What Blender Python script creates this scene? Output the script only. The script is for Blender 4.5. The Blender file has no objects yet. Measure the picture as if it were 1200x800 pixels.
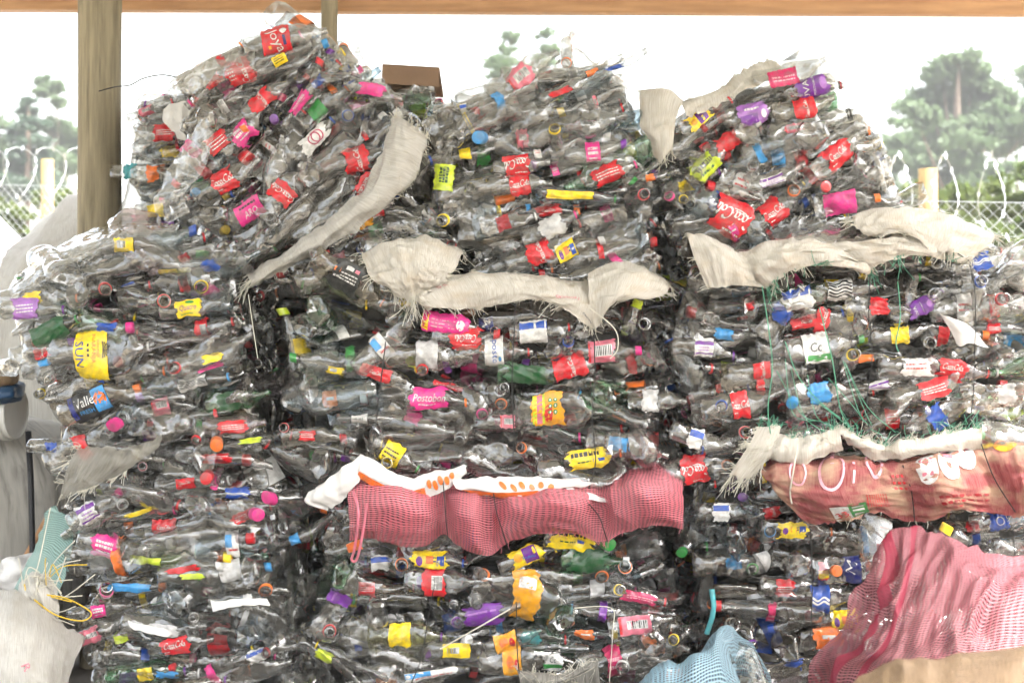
import bpy, math, random
import numpy as np
from mathutils import Vector, Matrix

SEED = 11
WASHOUT_HAZE = 0.002  # density of the veil added to pale the far trees
rng = np.random.default_rng(SEED)
random.seed(SEED)
scene = bpy.context.scene
COL = scene.collection
PI = math.pi
FPX = 50.0 / 36.0 * 1200.0            # focal length in photo pixels
CAMY, CAMZ = -4.0, 1.13


def P(px, py, Y):
    d = Y - CAMY
    return np.array([(px - 600.0) / FPX * d, Y, CAMZ + (400.0 - py) / FPX * d])


def S(Y):
    return FPX / (Y - CAMY)           # pixels per metre at depth Y


def lin(r, g, b):
    f = lambda c: (c / 255 / 12.92) if c <= 10 else ((c / 255 + 0.055) / 1.055) ** 2.4
    return (f(r), f(g), f(b), 1.0)


# ------------------------------------------------------------------ objects
def link(o, parent=None):
    COL.objects.link(o)
    if parent is not None:
        o.parent = parent
    return o


def tag(o, label=None, cat=None, group=None, kind=None):
    if label: o['label'] = label
    if cat: o['category'] = cat
    if group: o['group'] = group
    if kind: o['kind'] = kind
    return o


def empty(name, loc, label, cat, group=None):
    o = bpy.data.objects.new(name, None)
    o.location = Vector(loc)
    o.empty_display_size = 0.1
    link(o)
    return tag(o, label, cat, group)


def mk(name, V, F, mats, mi=None, smooth=True, uv=None, sharp=None):
    me = bpy.data.meshes.new(name)
    V = np.asarray(V, dtype=np.float64)
    me.from_pydata(V.tolist(), [], [tuple(int(i) for i in f) for f in F])
    for m in mats:
        me.materials.append(m)
    if mi is not None:
        me.polygons.foreach_set('material_index', np.asarray(mi, dtype=np.int32))
    if smooth:
        me.polygons.foreach_set('use_smooth', np.ones(len(me.polygons), dtype=bool))
    if uv is not None:
        l = me.uv_layers.new(name='UVMap')
        vi = np.empty(len(me.loops), dtype=np.int32)
        me.loops.foreach_get('vertex_index', vi)
        l.data.foreach_set('uv', np.asarray(uv)[vi].astype(np.float32).ravel())
    me.update()
    if sharp:
        me.set_sharp_from_angle(angle=math.radians(sharp))
    return me


def add(name, me, parent=None):
    o = bpy.data.objects.new(name, me)
    return link(o, parent)


class G:
    """collects geometry for one mesh"""
    def __init__(s):
        s.V, s.F, s.M, s.U, s.n = [], [], [], [], 0

    def put(s, V, F, m=0, uv=None):
        V = np.asarray(V, float)
        s.V.append(V)
        s.F.extend([tuple(i + s.n for i in f) for f in F])
        s.M.extend([m] * len(F) if np.isscalar(m) else list(m))
        s.U.append(np.zeros((len(V), 2)) if uv is None else np.asarray(uv, float))
        s.n += len(V)

    def tube(s, pts, r, seg=5, m=0, cap=False):
        pts = np.asarray(pts, float)
        n = len(pts)
        r = np.full(n, r) if np.isscalar(r) else np.asarray(r)
        t = np.gradient(pts, axis=0)
        t /= np.linalg.norm(t, axis=1)[:, None] + 1e-9
        up = np.array([0.31, 0.2, 0.93])
        a = np.cross(t, up); a /= np.linalg.norm(a, axis=1)[:, None] + 1e-9
        b = np.cross(t, a)
        th = np.linspace(0, 2 * PI, seg, endpoint=False)
        V = pts[:, None, :] + r[:, None, None] * (np.cos(th)[None, :, None] * a[:, None, :] + np.sin(th)[None, :, None] * b[:, None, :])
        F = []
        for i in range(n - 1):
            for j in range(seg):
                k = (j + 1) % seg
                F.append((i * seg + j, i * seg + k, (i + 1) * seg + k, (i + 1) * seg + j))
        if cap:
            F.append(tuple(range(seg)))
            F.append(tuple((n - 1) * seg + j for j in range(seg)))
        s.put(V.reshape(-1, 3), F, m)

    def mesh(s, name, mats, smooth=True, sharp=None, uv=False):
        V = np.concatenate(s.V) if s.V else np.zeros((0, 3))
        return mk(name, V, s.F, mats, s.M, smooth, np.concatenate(s.U) if uv else None, sharp)


def sins(p, seed, freq, n=5):
    """cheap smooth vector noise in about -1..1; p is (N,k)"""
    r = np.random.default_rng(seed)
    k = r.normal(size=(n, p.shape[1])) * freq
    ph = r.uniform(0, 2 * PI, n)
    return np.sin(p @ k.T + ph).sum(axis=1) / math.sqrt(n) * 0.7


# ------------------------------------------------------------------ materials
def newmat(name):
    m = bpy.data.materials.new(name)
    m.use_nodes = True
    nt = m.node_tree
    nt.nodes.clear()
    out = nt.nodes.new('ShaderNodeOutputMaterial')
    return m, nt, out


def node(nt, t, **kw):
    n = nt.nodes.new(t)
    for k, v in kw.items():
        if k in n.inputs.keys():
            n.inputs[k].default_value = v
        else:
            setattr(n, k, v)
    return n


def ramp(nt, pts):
    r = nt.nodes.new('ShaderNodeValToRGB')
    e = r.color_ramp.elements
    while len(e) < len(pts):
        e.new(0.5)
    for el, (p, c) in zip(e, pts):
        el.position = p
        el.color = c if len(c) == 4 else (*c, 1)
    return r


def math_n(nt, op, a=None, b=None, clamp=False):
    n = nt.nodes.new('ShaderNodeMath')
    n.operation = op
    n.use_clamp = clamp
    for i, v in enumerate((a, b)):
        if v is None: continue
        if hasattr(v, 'links'):
            nt.links.new(v, n.inputs[i])
        else:
            n.inputs[i].default_value = v
    return n.outputs[0]


def pet_material(name, tint, scuff=0.036):
    """thin clear PET: see-through wall, sharp reflections, a little milky scuffing, crumpled"""
    m, nt, out = newmat(name)
    L = nt.links.new
    tc = node(nt, 'ShaderNodeTexCoord')
    n1 = node(nt, 'ShaderNodeTexNoise', Scale=24.0, Detail=1.0, Roughness=0.4, Distortion=0.8)
    L(tc.outputs['Object'], n1.inputs['Vector'])
    bp0 = node(nt, 'ShaderNodeBump', Strength=0.35, Distance=0.012)
    L(n1.outputs['Fac'], bp0.inputs['Height'])
    mp = node(nt, 'ShaderNodeMapping'); mp.inputs['Scale'].default_value = (36, 44, 44)
    dz = node(nt, 'ShaderNodeVectorMath'); dz.operation = 'MULTIPLY_ADD'; dz.inputs[1].default_value = (.03, .03, .03)
    L(n1.outputs['Color'], dz.inputs[0]); L(tc.outputs['Object'], dz.inputs[2])
    L(dz.outputs[0], mp.inputs['Vector'])
    vo = node(nt, 'ShaderNodeTexVoronoi', Scale=1.0); vo.feature = 'F1'
    L(mp.outputs[0], vo.inputs['Vector'])
    of = node(nt, 'ShaderNodeVectorMath'); of.operation = 'MULTIPLY_ADD'
    of.inputs[1].default_value = (.5, .5, .5); of.inputs[2].default_value = (-.25, -.25, -.25)
    L(vo.outputs['Color'], of.inputs[0])
    n3 = node(nt, 'ShaderNodeTexNoise', Scale=13.0, Detail=1.0)
    L(tc.outputs['Object'], n3.inputs['Vector'])
    r3 = ramp(nt, [(.45, (.06, .06, .06)), (.66, (1, 1, 1))])
    L(n3.outputs['Fac'], r3.inputs[0])
    sc3 = node(nt, 'ShaderNodeVectorMath'); sc3.operation = 'MULTIPLY'
    L(of.outputs[0], sc3.inputs[0]); L(r3.outputs[0], sc3.inputs[1])
    sm = node(nt, 'ShaderNodeVectorMath'); sm.operation = 'ADD'
    L(bp0.outputs['Normal'], sm.inputs[0]); L(sc3.outputs[0], sm.inputs[1])
    bp = node(nt, 'ShaderNodeVectorMath'); bp.operation = 'NORMALIZE'
    L(sm.outputs[0], bp.inputs[0])
    lw = node(nt, 'ShaderNodeLayerWeight', Blend=0.34)
    L(bp.outputs[0], lw.inputs['Normal'])
    oi = node(nt, 'ShaderNodeObjectInfo')
    mul = node(nt, 'ShaderNodeMixRGB', blend_type='MULTIPLY', Fac=1.0)
    mul.inputs['Color1'].default_value = tint
    L(oi.outputs['Color'], mul.inputs['Color2'])
    tr = node(nt, 'ShaderNodeBsdfTransparent')
    L(mul.outputs[0], tr.inputs['Color'])
    gl = node(nt, 'ShaderNodeBsdfAnisotropic', Roughness=0.035)
    gl.inputs['Color'].default_value = (0.95, 0.95, 0.95, 1)
    L(bp.outputs[0], gl.inputs['Normal'])
    fac = math_n(nt, 'ADD', math_n(nt, 'MULTIPLY', math_n(nt, 'POWER', lw.outputs['Facing'], 1.6), 0.95), 0.125, True)
    mx = node(nt, 'ShaderNodeMixShader')
    L(fac, mx.inputs[0]); L(tr.outputs[0], mx.inputs[1]); L(gl.outputs[0], mx.inputs[2])
    # scuffed, dusty patches
    n2 = node(nt, 'ShaderNodeTexNoise', Scale=22.0, Detail=4.0, Roughness=0.65)
    L(tc.outputs['Object'], n2.inputs['Vector'])
    rp = ramp(nt, [(0.38, (0.25, 0.25, 0.25)), (0.75, (1, 1, 1))])
    L(n2.outputs['Fac'], rp.inputs[0])
    sf = math_n(nt, 'MULTIPLY', rp.outputs[0], scuff * 1.9)
    df = node(nt, 'ShaderNodeBsdfDiffuse')
    mul2 = node(nt, 'ShaderNodeMixRGB', blend_type='MULTIPLY', Fac=1.0)
    mul2.inputs['Color1'].default_value = (0.50, 0.50, 0.48, 1)
    L(mul.outputs[0], mul2.inputs['Color2'])
    L(mul2.outputs[0], df.inputs['Color'])
    L(bp.outputs[0], df.inputs['Normal'])
    tl = node(nt, 'ShaderNodeBsdfTranslucent')
    L(mul2.outputs[0], tl.inputs['Color'])
    md = node(nt, 'ShaderNodeMixShader'); md.inputs[0].default_value = 0.4
    L(df.outputs[0], md.inputs[1]); L(tl.outputs[0], md.inputs[2])
    m2 = node(nt, 'ShaderNodeMixShader')
    L(sf, m2.inputs[0]); L(mx.outputs[0], m2.inputs[1]); L(md.outputs[0], m2.inputs[2])
    L(m2.outputs[0], out.inputs['Surface'])
    return m


PET = pet_material('clear_pet', (0.825, 0.825, 0.815, 1))

_lab = {}
COLORS = dict(
    red=lin(205, 22, 38), dred=lin(150, 15, 30), yellow=lin(246, 215, 30), pink=lin(224, 50, 140), magenta=lin(190, 25, 90),
    purple=lin(112, 40, 150), lilac=lin(165, 110, 190), orange=lin(238, 120, 45), blue=lin(35, 80, 175), sky=lin(60, 150, 215),
    navy=lin(25, 35, 110), white=lin(220, 220, 218), black=lin(24, 24, 27), green=lin(45, 140, 60), dgreen=lin(20, 80, 40),
    lime=lin(205, 225, 50), teal=lin(70, 165, 175), gold=lin(235, 165, 40), rose=lin(220, 120, 140), grey=lin(196, 196, 196), palepink=lin(235, 170, 185))


def labmat(c):
    if c in _lab: return _lab[c]
    m, nt, out = newmat('film_' + c)
    L = nt.links.new
    tc = node(nt, 'ShaderNodeTexCoord')
    n = node(nt, 'ShaderNodeTexNoise', Scale=45.0, Detail=4.0, Roughness=0.6)
    L(tc.outputs['Object'], n.inputs['Vector'])
    mx = node(nt, 'ShaderNodeMixRGB')
    mx.inputs['Color1'].default_value = COLORS[c]
    b = COLORS[c]
    mx.inputs['Color2'].default_value = (b[0] * .5 + .06, b[1] * .5 + .06, b[2] * .5 + .055, 1)
    rp = ramp(nt, [(0.38, (0, 0, 0)), (0.68, (1, 1, 1))])
    L(n.outputs['Fac'], rp.inputs[0]); L(rp.outputs[0], mx.inputs['Fac'])
    p = node(nt, 'ShaderNodeBsdfPrincipled', Roughness=0.28)
    p.inputs['Specular IOR Level'].default_value = 0.6
    L(mx.outputs[0], p.inputs['Base Color'])
    bp = node(nt, 'ShaderNodeBump', Strength=0.45, Distance=0.004)
    n2 = node(nt, 'ShaderNodeTexNoise', Scale=70.0, Detail=2.0, Distortion=1.0)
    L(tc.outputs['Object'], n2.inputs['Vector']); L(n2.outputs['Fac'], bp.inputs['Height'])
    L(bp.outputs['Normal'], p.inputs['Normal'])
    L(p.outputs[0], out.inputs['Surface'])
    _lab[c] = m
    return m


def woven(name, col, col2, pitch=0.0022, trans=0.25, stain=(0.30, 0.26, 0.20, 1), alpha=1.0):
    """woven tape cloth: UV is in metres"""
    m, nt, out = newmat(name)
    L = nt.links.new
    tc = node(nt, 'ShaderNodeTexCoord')
    sep = node(nt, 'ShaderNodeSeparateXYZ')
    L(tc.outputs['UV'], sep.inputs[0])
    def tape(o, pt):
        a = math_n(nt, 'MULTIPLY', o, 2 * PI / pt)
        s_ = math_n(nt, 'SINE', a)
        return math_n(nt, 'ADD', math_n(nt, 'MULTIPLY', s_, 0.5), 0.5)
    w = math_n(nt, 'MAXIMUM', tape(sep.outputs[0], pitch), tape(sep.outputs[1], pitch * 1.15))
    ns = node(nt, 'ShaderNodeTexNoise', Scale=9.0, Detail=5.0, Roughness=0.62)
    L(tc.outputs['UV'], ns.inputs['Vector'])
    mp = node(nt, 'ShaderNodeMapping'); mp.inputs['Scale'].default_value = (380, 16, 1)
    L(tc.outputs['UV'], mp.inputs['Vector'])
    streak = node(nt, 'ShaderNodeTexNoise', Scale=1.0, Detail=2.0)
    L(mp.outputs[0], streak.inputs['Vector'])
    c1 = node(nt, 'ShaderNodeMixRGB'); c1.inputs['Color1'].default_value = col; c1.inputs['Color2'].default_value = col2
    rs_ = ramp(nt, [(.36, (0, 0, 0)), (.64, (1, 1, 1))])
    L(streak.outputs['Fac'], rs_.inputs[0]); L(rs_.outputs[0], c1.inputs['Fac'])
    rp = ramp(nt, [(0.5, (0, 0, 0)), (0.78, (0.75, 0.75, 0.75))])
    L(ns.outputs['Fac'], rp.inputs[0])
    c2 = node(nt, 'ShaderNodeMixRGB'); c2.inputs['Color2'].default_value = stain
    L(c1.outputs[0], c2.inputs['Color1']); L(rp.outputs[0], c2.inputs['Fac'])
    p = node(nt, 'ShaderNodeBsdfPrincipled', Roughness=0.5)
    p.inputs['Specular IOR Level'].default_value = 0.35
    L(c2.outputs[0], p.inputs['Base Color'])
    bp = node(nt, 'ShaderNodeBump', Strength=0.5, Distance=0.003)
    hh = math_n(nt, 'ADD', w, math_n(nt, 'MULTIPLY', streak.outputs['Fac'], 1.6))
    L(hh, bp.inputs['Height']); L(bp.outputs['Normal'], p.inputs['Normal'])
    t = node(nt, 'ShaderNodeBsdfTranslucent'); L(c2.outputs[0], t.inputs['Color'])
    mx = node(nt, 'ShaderNodeMixShader'); mx.inputs[0].default_value = trans
    L(p.outputs[0], mx.inputs[1]); L(t.outputs[0], mx.inputs[2])
    last = mx.outputs[0]
    if alpha < 1:
        tr = node(nt, 'ShaderNodeBsdfTransparent')
        m2 = node(nt, 'ShaderNodeMixShader'); m2.inputs[0].default_value = alpha
        L(tr.outputs[0], m2.inputs[1]); L(last, m2.inputs[2]); last = m2.outputs[0]
    L(last, out.inputs['Surface'])
    return m


def netting(name, col, col2, px=0.0075, py=0.0048, hole=0.5, band=None, bandcol=None):
    """leno mesh-bag cloth: threads with real see-through holes; UV in metres; band: list of (u0,u1)"""
    m, nt, out = newmat(name)
    L = nt.links.new
    tc = node(nt, 'ShaderNodeTexCoord')
    nz = node(nt, 'ShaderNodeTexNoise', Scale=6.0, Detail=3.0, Roughness=.45)
    L(tc.outputs['UV'], nz.inputs['Vector'])
    wob = node(nt, 'ShaderNodeVectorMath'); wob.operation = 'MULTIPLY_ADD'
    wob.inputs[1].default_value = (0.05, 0.05, 0)
    L(nz.outputs['Color'], wob.inputs[0]); L(tc.outputs['UV'], wob.inputs[2])
    sep = node(nt, 'ShaderNodeSeparateXYZ'); L(wob.outputs[0], sep.inputs[0])
    def tape(o, pt):
        s_ = math_n(nt, 'SINE', math_n(nt, 'MULTIPLY', o, 2 * PI / pt))
        return math_n(nt, 'ADD', math_n(nt, 'MULTIPLY', s_, 0.5), 0.5)
    a, b = tape(sep.outputs[0], px), tape(sep.outputs[1], py)
    w = math_n(nt, 'MAXIMUM', a, b)
    al = math_n(nt, 'ADD', math_n(nt, 'MULTIPLY', math_n(nt, 'SUBTRACT', w, 0.45), 4.0, True), 1.0 - hole, True)
    c1 = node(nt, 'ShaderNodeMixRGB'); c1.inputs['Color1'].default_value = col; c1.inputs['Color2'].default_value = col2
    f = math_n(nt, 'MULTIPLY', math_n(nt, 'POWER', b, 2.0), math_n(nt, 'MULTIPLY', nz.outputs['Fac'], 1.8), True)
    L(f, c1.inputs['Fac'])
    last = c1.outputs[0]
    if band:
        s2 = node(nt, 'ShaderNodeSeparateXYZ'); L(tc.outputs['UV'], s2.inputs[0])
        tot = None
        for (u0, u1) in band:
            g = math_n(nt, 'MULTIPLY', math_n(nt, 'GREATER_THAN', s2.outputs[0], u0), math_n(nt, 'LESS_THAN', s2.outputs[0], u1))
            tot = g if tot is None else math_n(nt, 'ADD', tot, g, True)
        c3 = node(nt, 'ShaderNodeMixRGB'); c3.inputs['Color2'].default_value = bandcol
        L(tot, c3.inputs['Fac']); L(last, c3.inputs['Color1']); last = c3.outputs[0]
        al = math_n(nt, 'ADD', al, math_n(nt, 'MULTIPLY', tot, 0.35), True)
    p = node(nt, 'ShaderNodeBsdfPrincipled', Roughness=0.55)
    L(last, p.inputs['Base Color'])
    bp = node(nt, 'ShaderNodeBump', Strength=0.6, Distance=0.002); L(w, bp.inputs['Height']); L(bp.outputs['Normal'], p.inputs['Normal'])
    t = node(nt, 'ShaderNodeBsdfTranslucent'); L(last, t.inputs['Color'])
    mx = node(nt, 'ShaderNodeMixShader'); mx.inputs[0].default_value = 0.2
    L(p.outputs[0], mx.inputs[1]); L(t.outputs[0], mx.inputs[2])
    tr = node(nt, 'ShaderNodeBsdfTransparent')
    m2 = node(nt, 'ShaderNodeMixShader')
    L(al, m2.inputs[0]); L(tr.outputs[0], m2.inputs[1]); L(mx.outputs[0], m2.inputs[2])
    L(m2.outputs[0], out.inputs['Surface'])
    return m


def plain(name, col, rough=0.5, noise=0.25, scale=12.0, bump=0.3, bdist=0.004, col2=None, stretch=(1, 1, 1), metal=0.0, trans=0.0, coord='Object'):
    m, nt, out = newmat(name)
    L = nt.links.new
    tc = node(nt, 'ShaderNodeTexCoord')
    mp = node(nt, 'ShaderNodeMapping'); mp.inputs['Scale'].default_value = stretch
    L(tc.outputs[coord], mp.inputs['Vector'])
    n = node(nt, 'ShaderNodeTexNoise', Scale=scale, Detail=5.0, Roughness=0.6)
    L(mp.outputs[0], n.inputs['Vector'])
    mx = node(nt, 'ShaderNodeMixRGB'); mx.inputs['Color1'].default_value = col
    mx.inputs['Color2'].default_value = col2 if col2 else tuple(c * (1 - noise) for c in col[:3]) + (1,)
    rp = ramp(nt, [(0.35, (0, 0, 0)), (0.7, (1, 1, 1))])
    L(n.outputs['Fac'], rp.inputs[0]); L(rp.outputs[0], mx.inputs['Fac'])
    p = node(nt, 'ShaderNodeBsdfPrincipled', Roughness=rough, Metallic=metal)
    L(mx.outputs[0], p.inputs['Base Color'])
    bp = node(nt, 'ShaderNodeBump', Strength=bump, Distance=bdist)
    L(n.outputs['Fac'], bp.inputs['Height']); L(bp.outputs['Normal'], p.inputs['Normal'])
    last = p.outputs[0]
    if trans:
        t = node(nt, 'ShaderNodeBsdfTranslucent'); L(mx.outputs[0], t.inputs['Color'])
        ms = node(nt, 'ShaderNodeMixShader'); ms.inputs[0].default_value = trans
        L(last, ms.inputs[1]); L(t.outputs[0], ms.inputs[2]); last = ms.outputs[0]
    L(last, out.inputs['Surface'])
    return m


M_SACK = woven('woven_sack', lin(222, 218, 210), lin(198, 192, 180), trans=0.12, stain=lin(196, 178, 150))
M_WHITE_SACK = woven('white_woven_sack', lin(212, 210, 204), lin(190, 187, 180), trans=0.12, stain=lin(176, 170, 158))
M_GREYSACK = woven('grey_woven_sack', lin(150, 148, 142), lin(112, 110, 104), pitch=0.02, trans=0.1, stain=lin(95, 90, 84))
M_BEIGE = woven('beige_sack', lin(172, 146, 118), lin(148, 124, 98), trans=0.1, stain=lin(128, 106, 84))
M_THREAD = plain('pale_thread', lin(225, 222, 208), 0.6, 0.15, trans=0.2)
M_GTHREAD = plain('green_thread', lin(95, 170, 140), 0.6, 0.2, trans=0.2)
M_YTHREAD = plain('yellow_thread', lin(225, 190, 60), 0.6, 0.2)
M_WIRE = plain('black_wire', lin(28, 28, 28), 0.5, 0.2)
M_PINKNET = netting('red_mesh_bag', lin(184, 72, 90), lin(226, 165, 172), px=.014, py=.009, hole=0.5)
M_PINKNET2 = netting('pink_mesh_bag', lin(122, 56, 67), lin(164, 114, 120), px=0.0125, py=0.0085, hole=0.5,
                     band=[(0.10, 0.135), (0.2, 0.225)], bandcol=lin(140, 40, 62))
M_BLUENET = netting('blue_mesh_bag', lin(112, 148, 168), lin(165, 190, 202), px=.010, py=.008, hole=0.75)
M_TEALNET = netting('teal_mesh_cloth', lin(135, 175, 168), lin(175, 200, 194), px=0.006, py=0.006, hole=0.6)
M_FILM = plain('white_film', lin(214, 212, 210), 0.3, 0.1, scale=30, bump=0.4)
M_ORANGE_FILM = plain('orange_film', lin(225, 85, 35), 0.35, 0.2)
M_CORE = plain('shaded_packed_core', (0.13, 0.13, 0.128, 1), 0.55, 0.6, scale=30, bump=.6, bdist=0.01)  # dark base colour carries the shade deep inside the bales
def clear_film(name, op):
    m = woven(name, (0.72, 0.72, 0.7, 1), (0.6, 0.6, 0.58, 1), pitch=0.004, trans=0.4, stain=(0.5, 0.5, 0.48, 1), alpha=op)
    return m
M_CLEARBAG = pet_material('clear_film', (.93, .93, .92, 1), scuff=.17)


# ------------------------------------------------------------------ 2D marks (lettering, logos)
_txt = {}
def text2d(s, shear=0.0):
    key = (s, shear)
    if key in _txt: return _txt[key]
    cu = bpy.data.curves.new('lettering', 'FONT')
    cu.body = s
    cu.shear = shear
    cu.resolution_u = 2
    o = bpy.data.objects.new('lettering', cu)
    me = bpy.data.meshes.new_from_object(o)
    V = np.array([v.co[:2] for v in me.vertices])
    F = [tuple(p.vertices) for p in me.polygons]
    bpy.data.objects.remove(o); bpy.data.curves.remove(cu); bpy.data.meshes.remove(me)
    lo, hi = V.min(0), V.max(0)
    V = (V - (lo + hi) / 2) / (hi[1] - lo[1])
    _txt[key] = (V, F)
    return V, F


def ribbon2d(pts, wmin, wmax, pen=0.9):
    pts = np.asarray(pts, float)
    t = np.gradient(pts, axis=0)
    a = np.arctan2(t[:, 1], t[:, 0])
    w = wmin + (wmax - wmin) * np.abs(np.sin(a - pen))
    nrm = np.stack([-np.sin(a), np.cos(a)], 1)
    V = np.concatenate([pts + nrm * w[:, None] / 2, pts - nrm * w[:, None] / 2])
    n = len(pts)
    return V, [(i, i + 1, n + i + 1, n + i) for i in range(n - 1)]


def arc(cx, cy, rx, ry, a0, a1, n=12):
    a = np.radians(np.linspace(a0, a1, n))
    return np.stack([cx + rx * np.cos(a), cy + ry * np.sin(a)], 1)


def script_logo():
    """a flowing white script, letter strokes drawn with a broad pen"""
    V, F, k = [], [], 0
    def put(pts, a=0.05, b=0.17):
        nonlocal k
        v, f = ribbon2d(pts, a, b)
        V.append(v); F.extend([tuple(i + k for i in q) for q in f]); k += len(v)
    put(arc(.5, .55, .42, .52, 40, 325, 18)); put([(.84, .27), (1.3, -.02), (1.9, -.1), (2.6, -.02)], .04, .10)
    put(arc(1.1, .33, .2, .25, 0, 360)); put(arc(1.55, .33, .2, .25, 50, 320)); put(arc(1.95, .33, .19, .25, 0, 360))
    put([(2.15, .6), (2.13, .25), (2.22, .08), (2.36, .16)]); put([(2.38, .38), (2.56, .38)], .08, .1)
    put(arc(2.95, .55, .40, .5, 40, 325, 18)); put([(3.3, .9), (3.15, 1.1), (3.0, 1.0)], .04, .1)
    put(arc(3.5, .33, .2, .25, 0, 360)); put([(3.72, .3), (4.0, .95), (3.86, 1.08), (3.8, .8), (3.84, .15), (3.95, .08), (4.05, .16)])
    put(arc(4.25, .33, .19, .25, 0, 360)); put([(4.45, .6), (4.43, .25), (4.52, .08), (4.7, .2)])
    V = np.concatenate(V)
    V[:, 0] += 0.22 * V[:, 1]
    lo, hi = V.min(0), V.max(0)
    V = (V - (lo + hi) / 2) / (hi[1] - lo[1])
    return V, F
LOGO = script_logo()


def poly2d(shape, a):
    if shape == 'rect':
        x0, y0, x1, y1 = a
        nx = max(1, int(abs(x1 - x0) / 0.12)); ny = max(1, int(abs(y1 - y0) / 0.08))
        xs, ys = np.linspace(x0, x1, nx + 1), np.linspace(y0, y1, ny + 1)
        V = np.array([(x, y) for x in xs for y in ys])
        F = [(i * (ny + 1) + j, (i + 1) * (ny + 1) + j, (i + 1) * (ny + 1) + j + 1, i * (ny + 1) + j + 1) for i in range(nx) for j in range(ny)]
        return V, F
    if shape == 'oval':
        cx, cy, rx, ry = a
        V = [(cx, cy)] + [(cx + rx * k * math.cos(t), cy + ry * k * math.sin(t)) for k in (0.5, 1) for t in np.linspace(0, 2 * PI, 16, endpoint=False)]
        F = [(0, 1 + i, 1 + (i + 1) % 16) for i in range(16)] + [(1 + i, 17 + i, 17 + (i + 1) % 16, 1 + (i + 1) % 16) for i in range(16)]
        return np.array(V), F
    if shape == 'ring':
        cx, cy, rx, ry = a
        V = [(cx + rx * k * math.cos(t), cy + ry * k * math.sin(t)) for k in (0.8, 1) for t in np.linspace(0, 2 * PI, 20, endpoint=False)]
        return np.array(V), [(i, 20 + i, 20 + (i + 1) % 20, (i + 1) % 20) for i in range(20)]


def bars(x0, x1, ys, h, c, r=None):
    r = r or random.Random(3)
    out = []
    for y in ys:
        x = x0
        while x < x1:
            w = r.uniform(.05, .14)
            out.append(('rect', (x, y - h / 2, min(x + w, x1), y + h / 2), c)); x += w + .025
    return out


def barcode(x0, y0, x1, y1, n=9):
    out = [('rect', (x0, y0, x1, y1), 'white')]
    w = (x1 - x0) / (2 * n + 1)
    for i in range(n):
        out.append(('rect2', (x0 + w * (2 * i + 1), y0 + .04, x0 + w * (2 * i + 1.6 + (i % 3) * .25), y1 - .04), 'black'))
    return out


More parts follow.
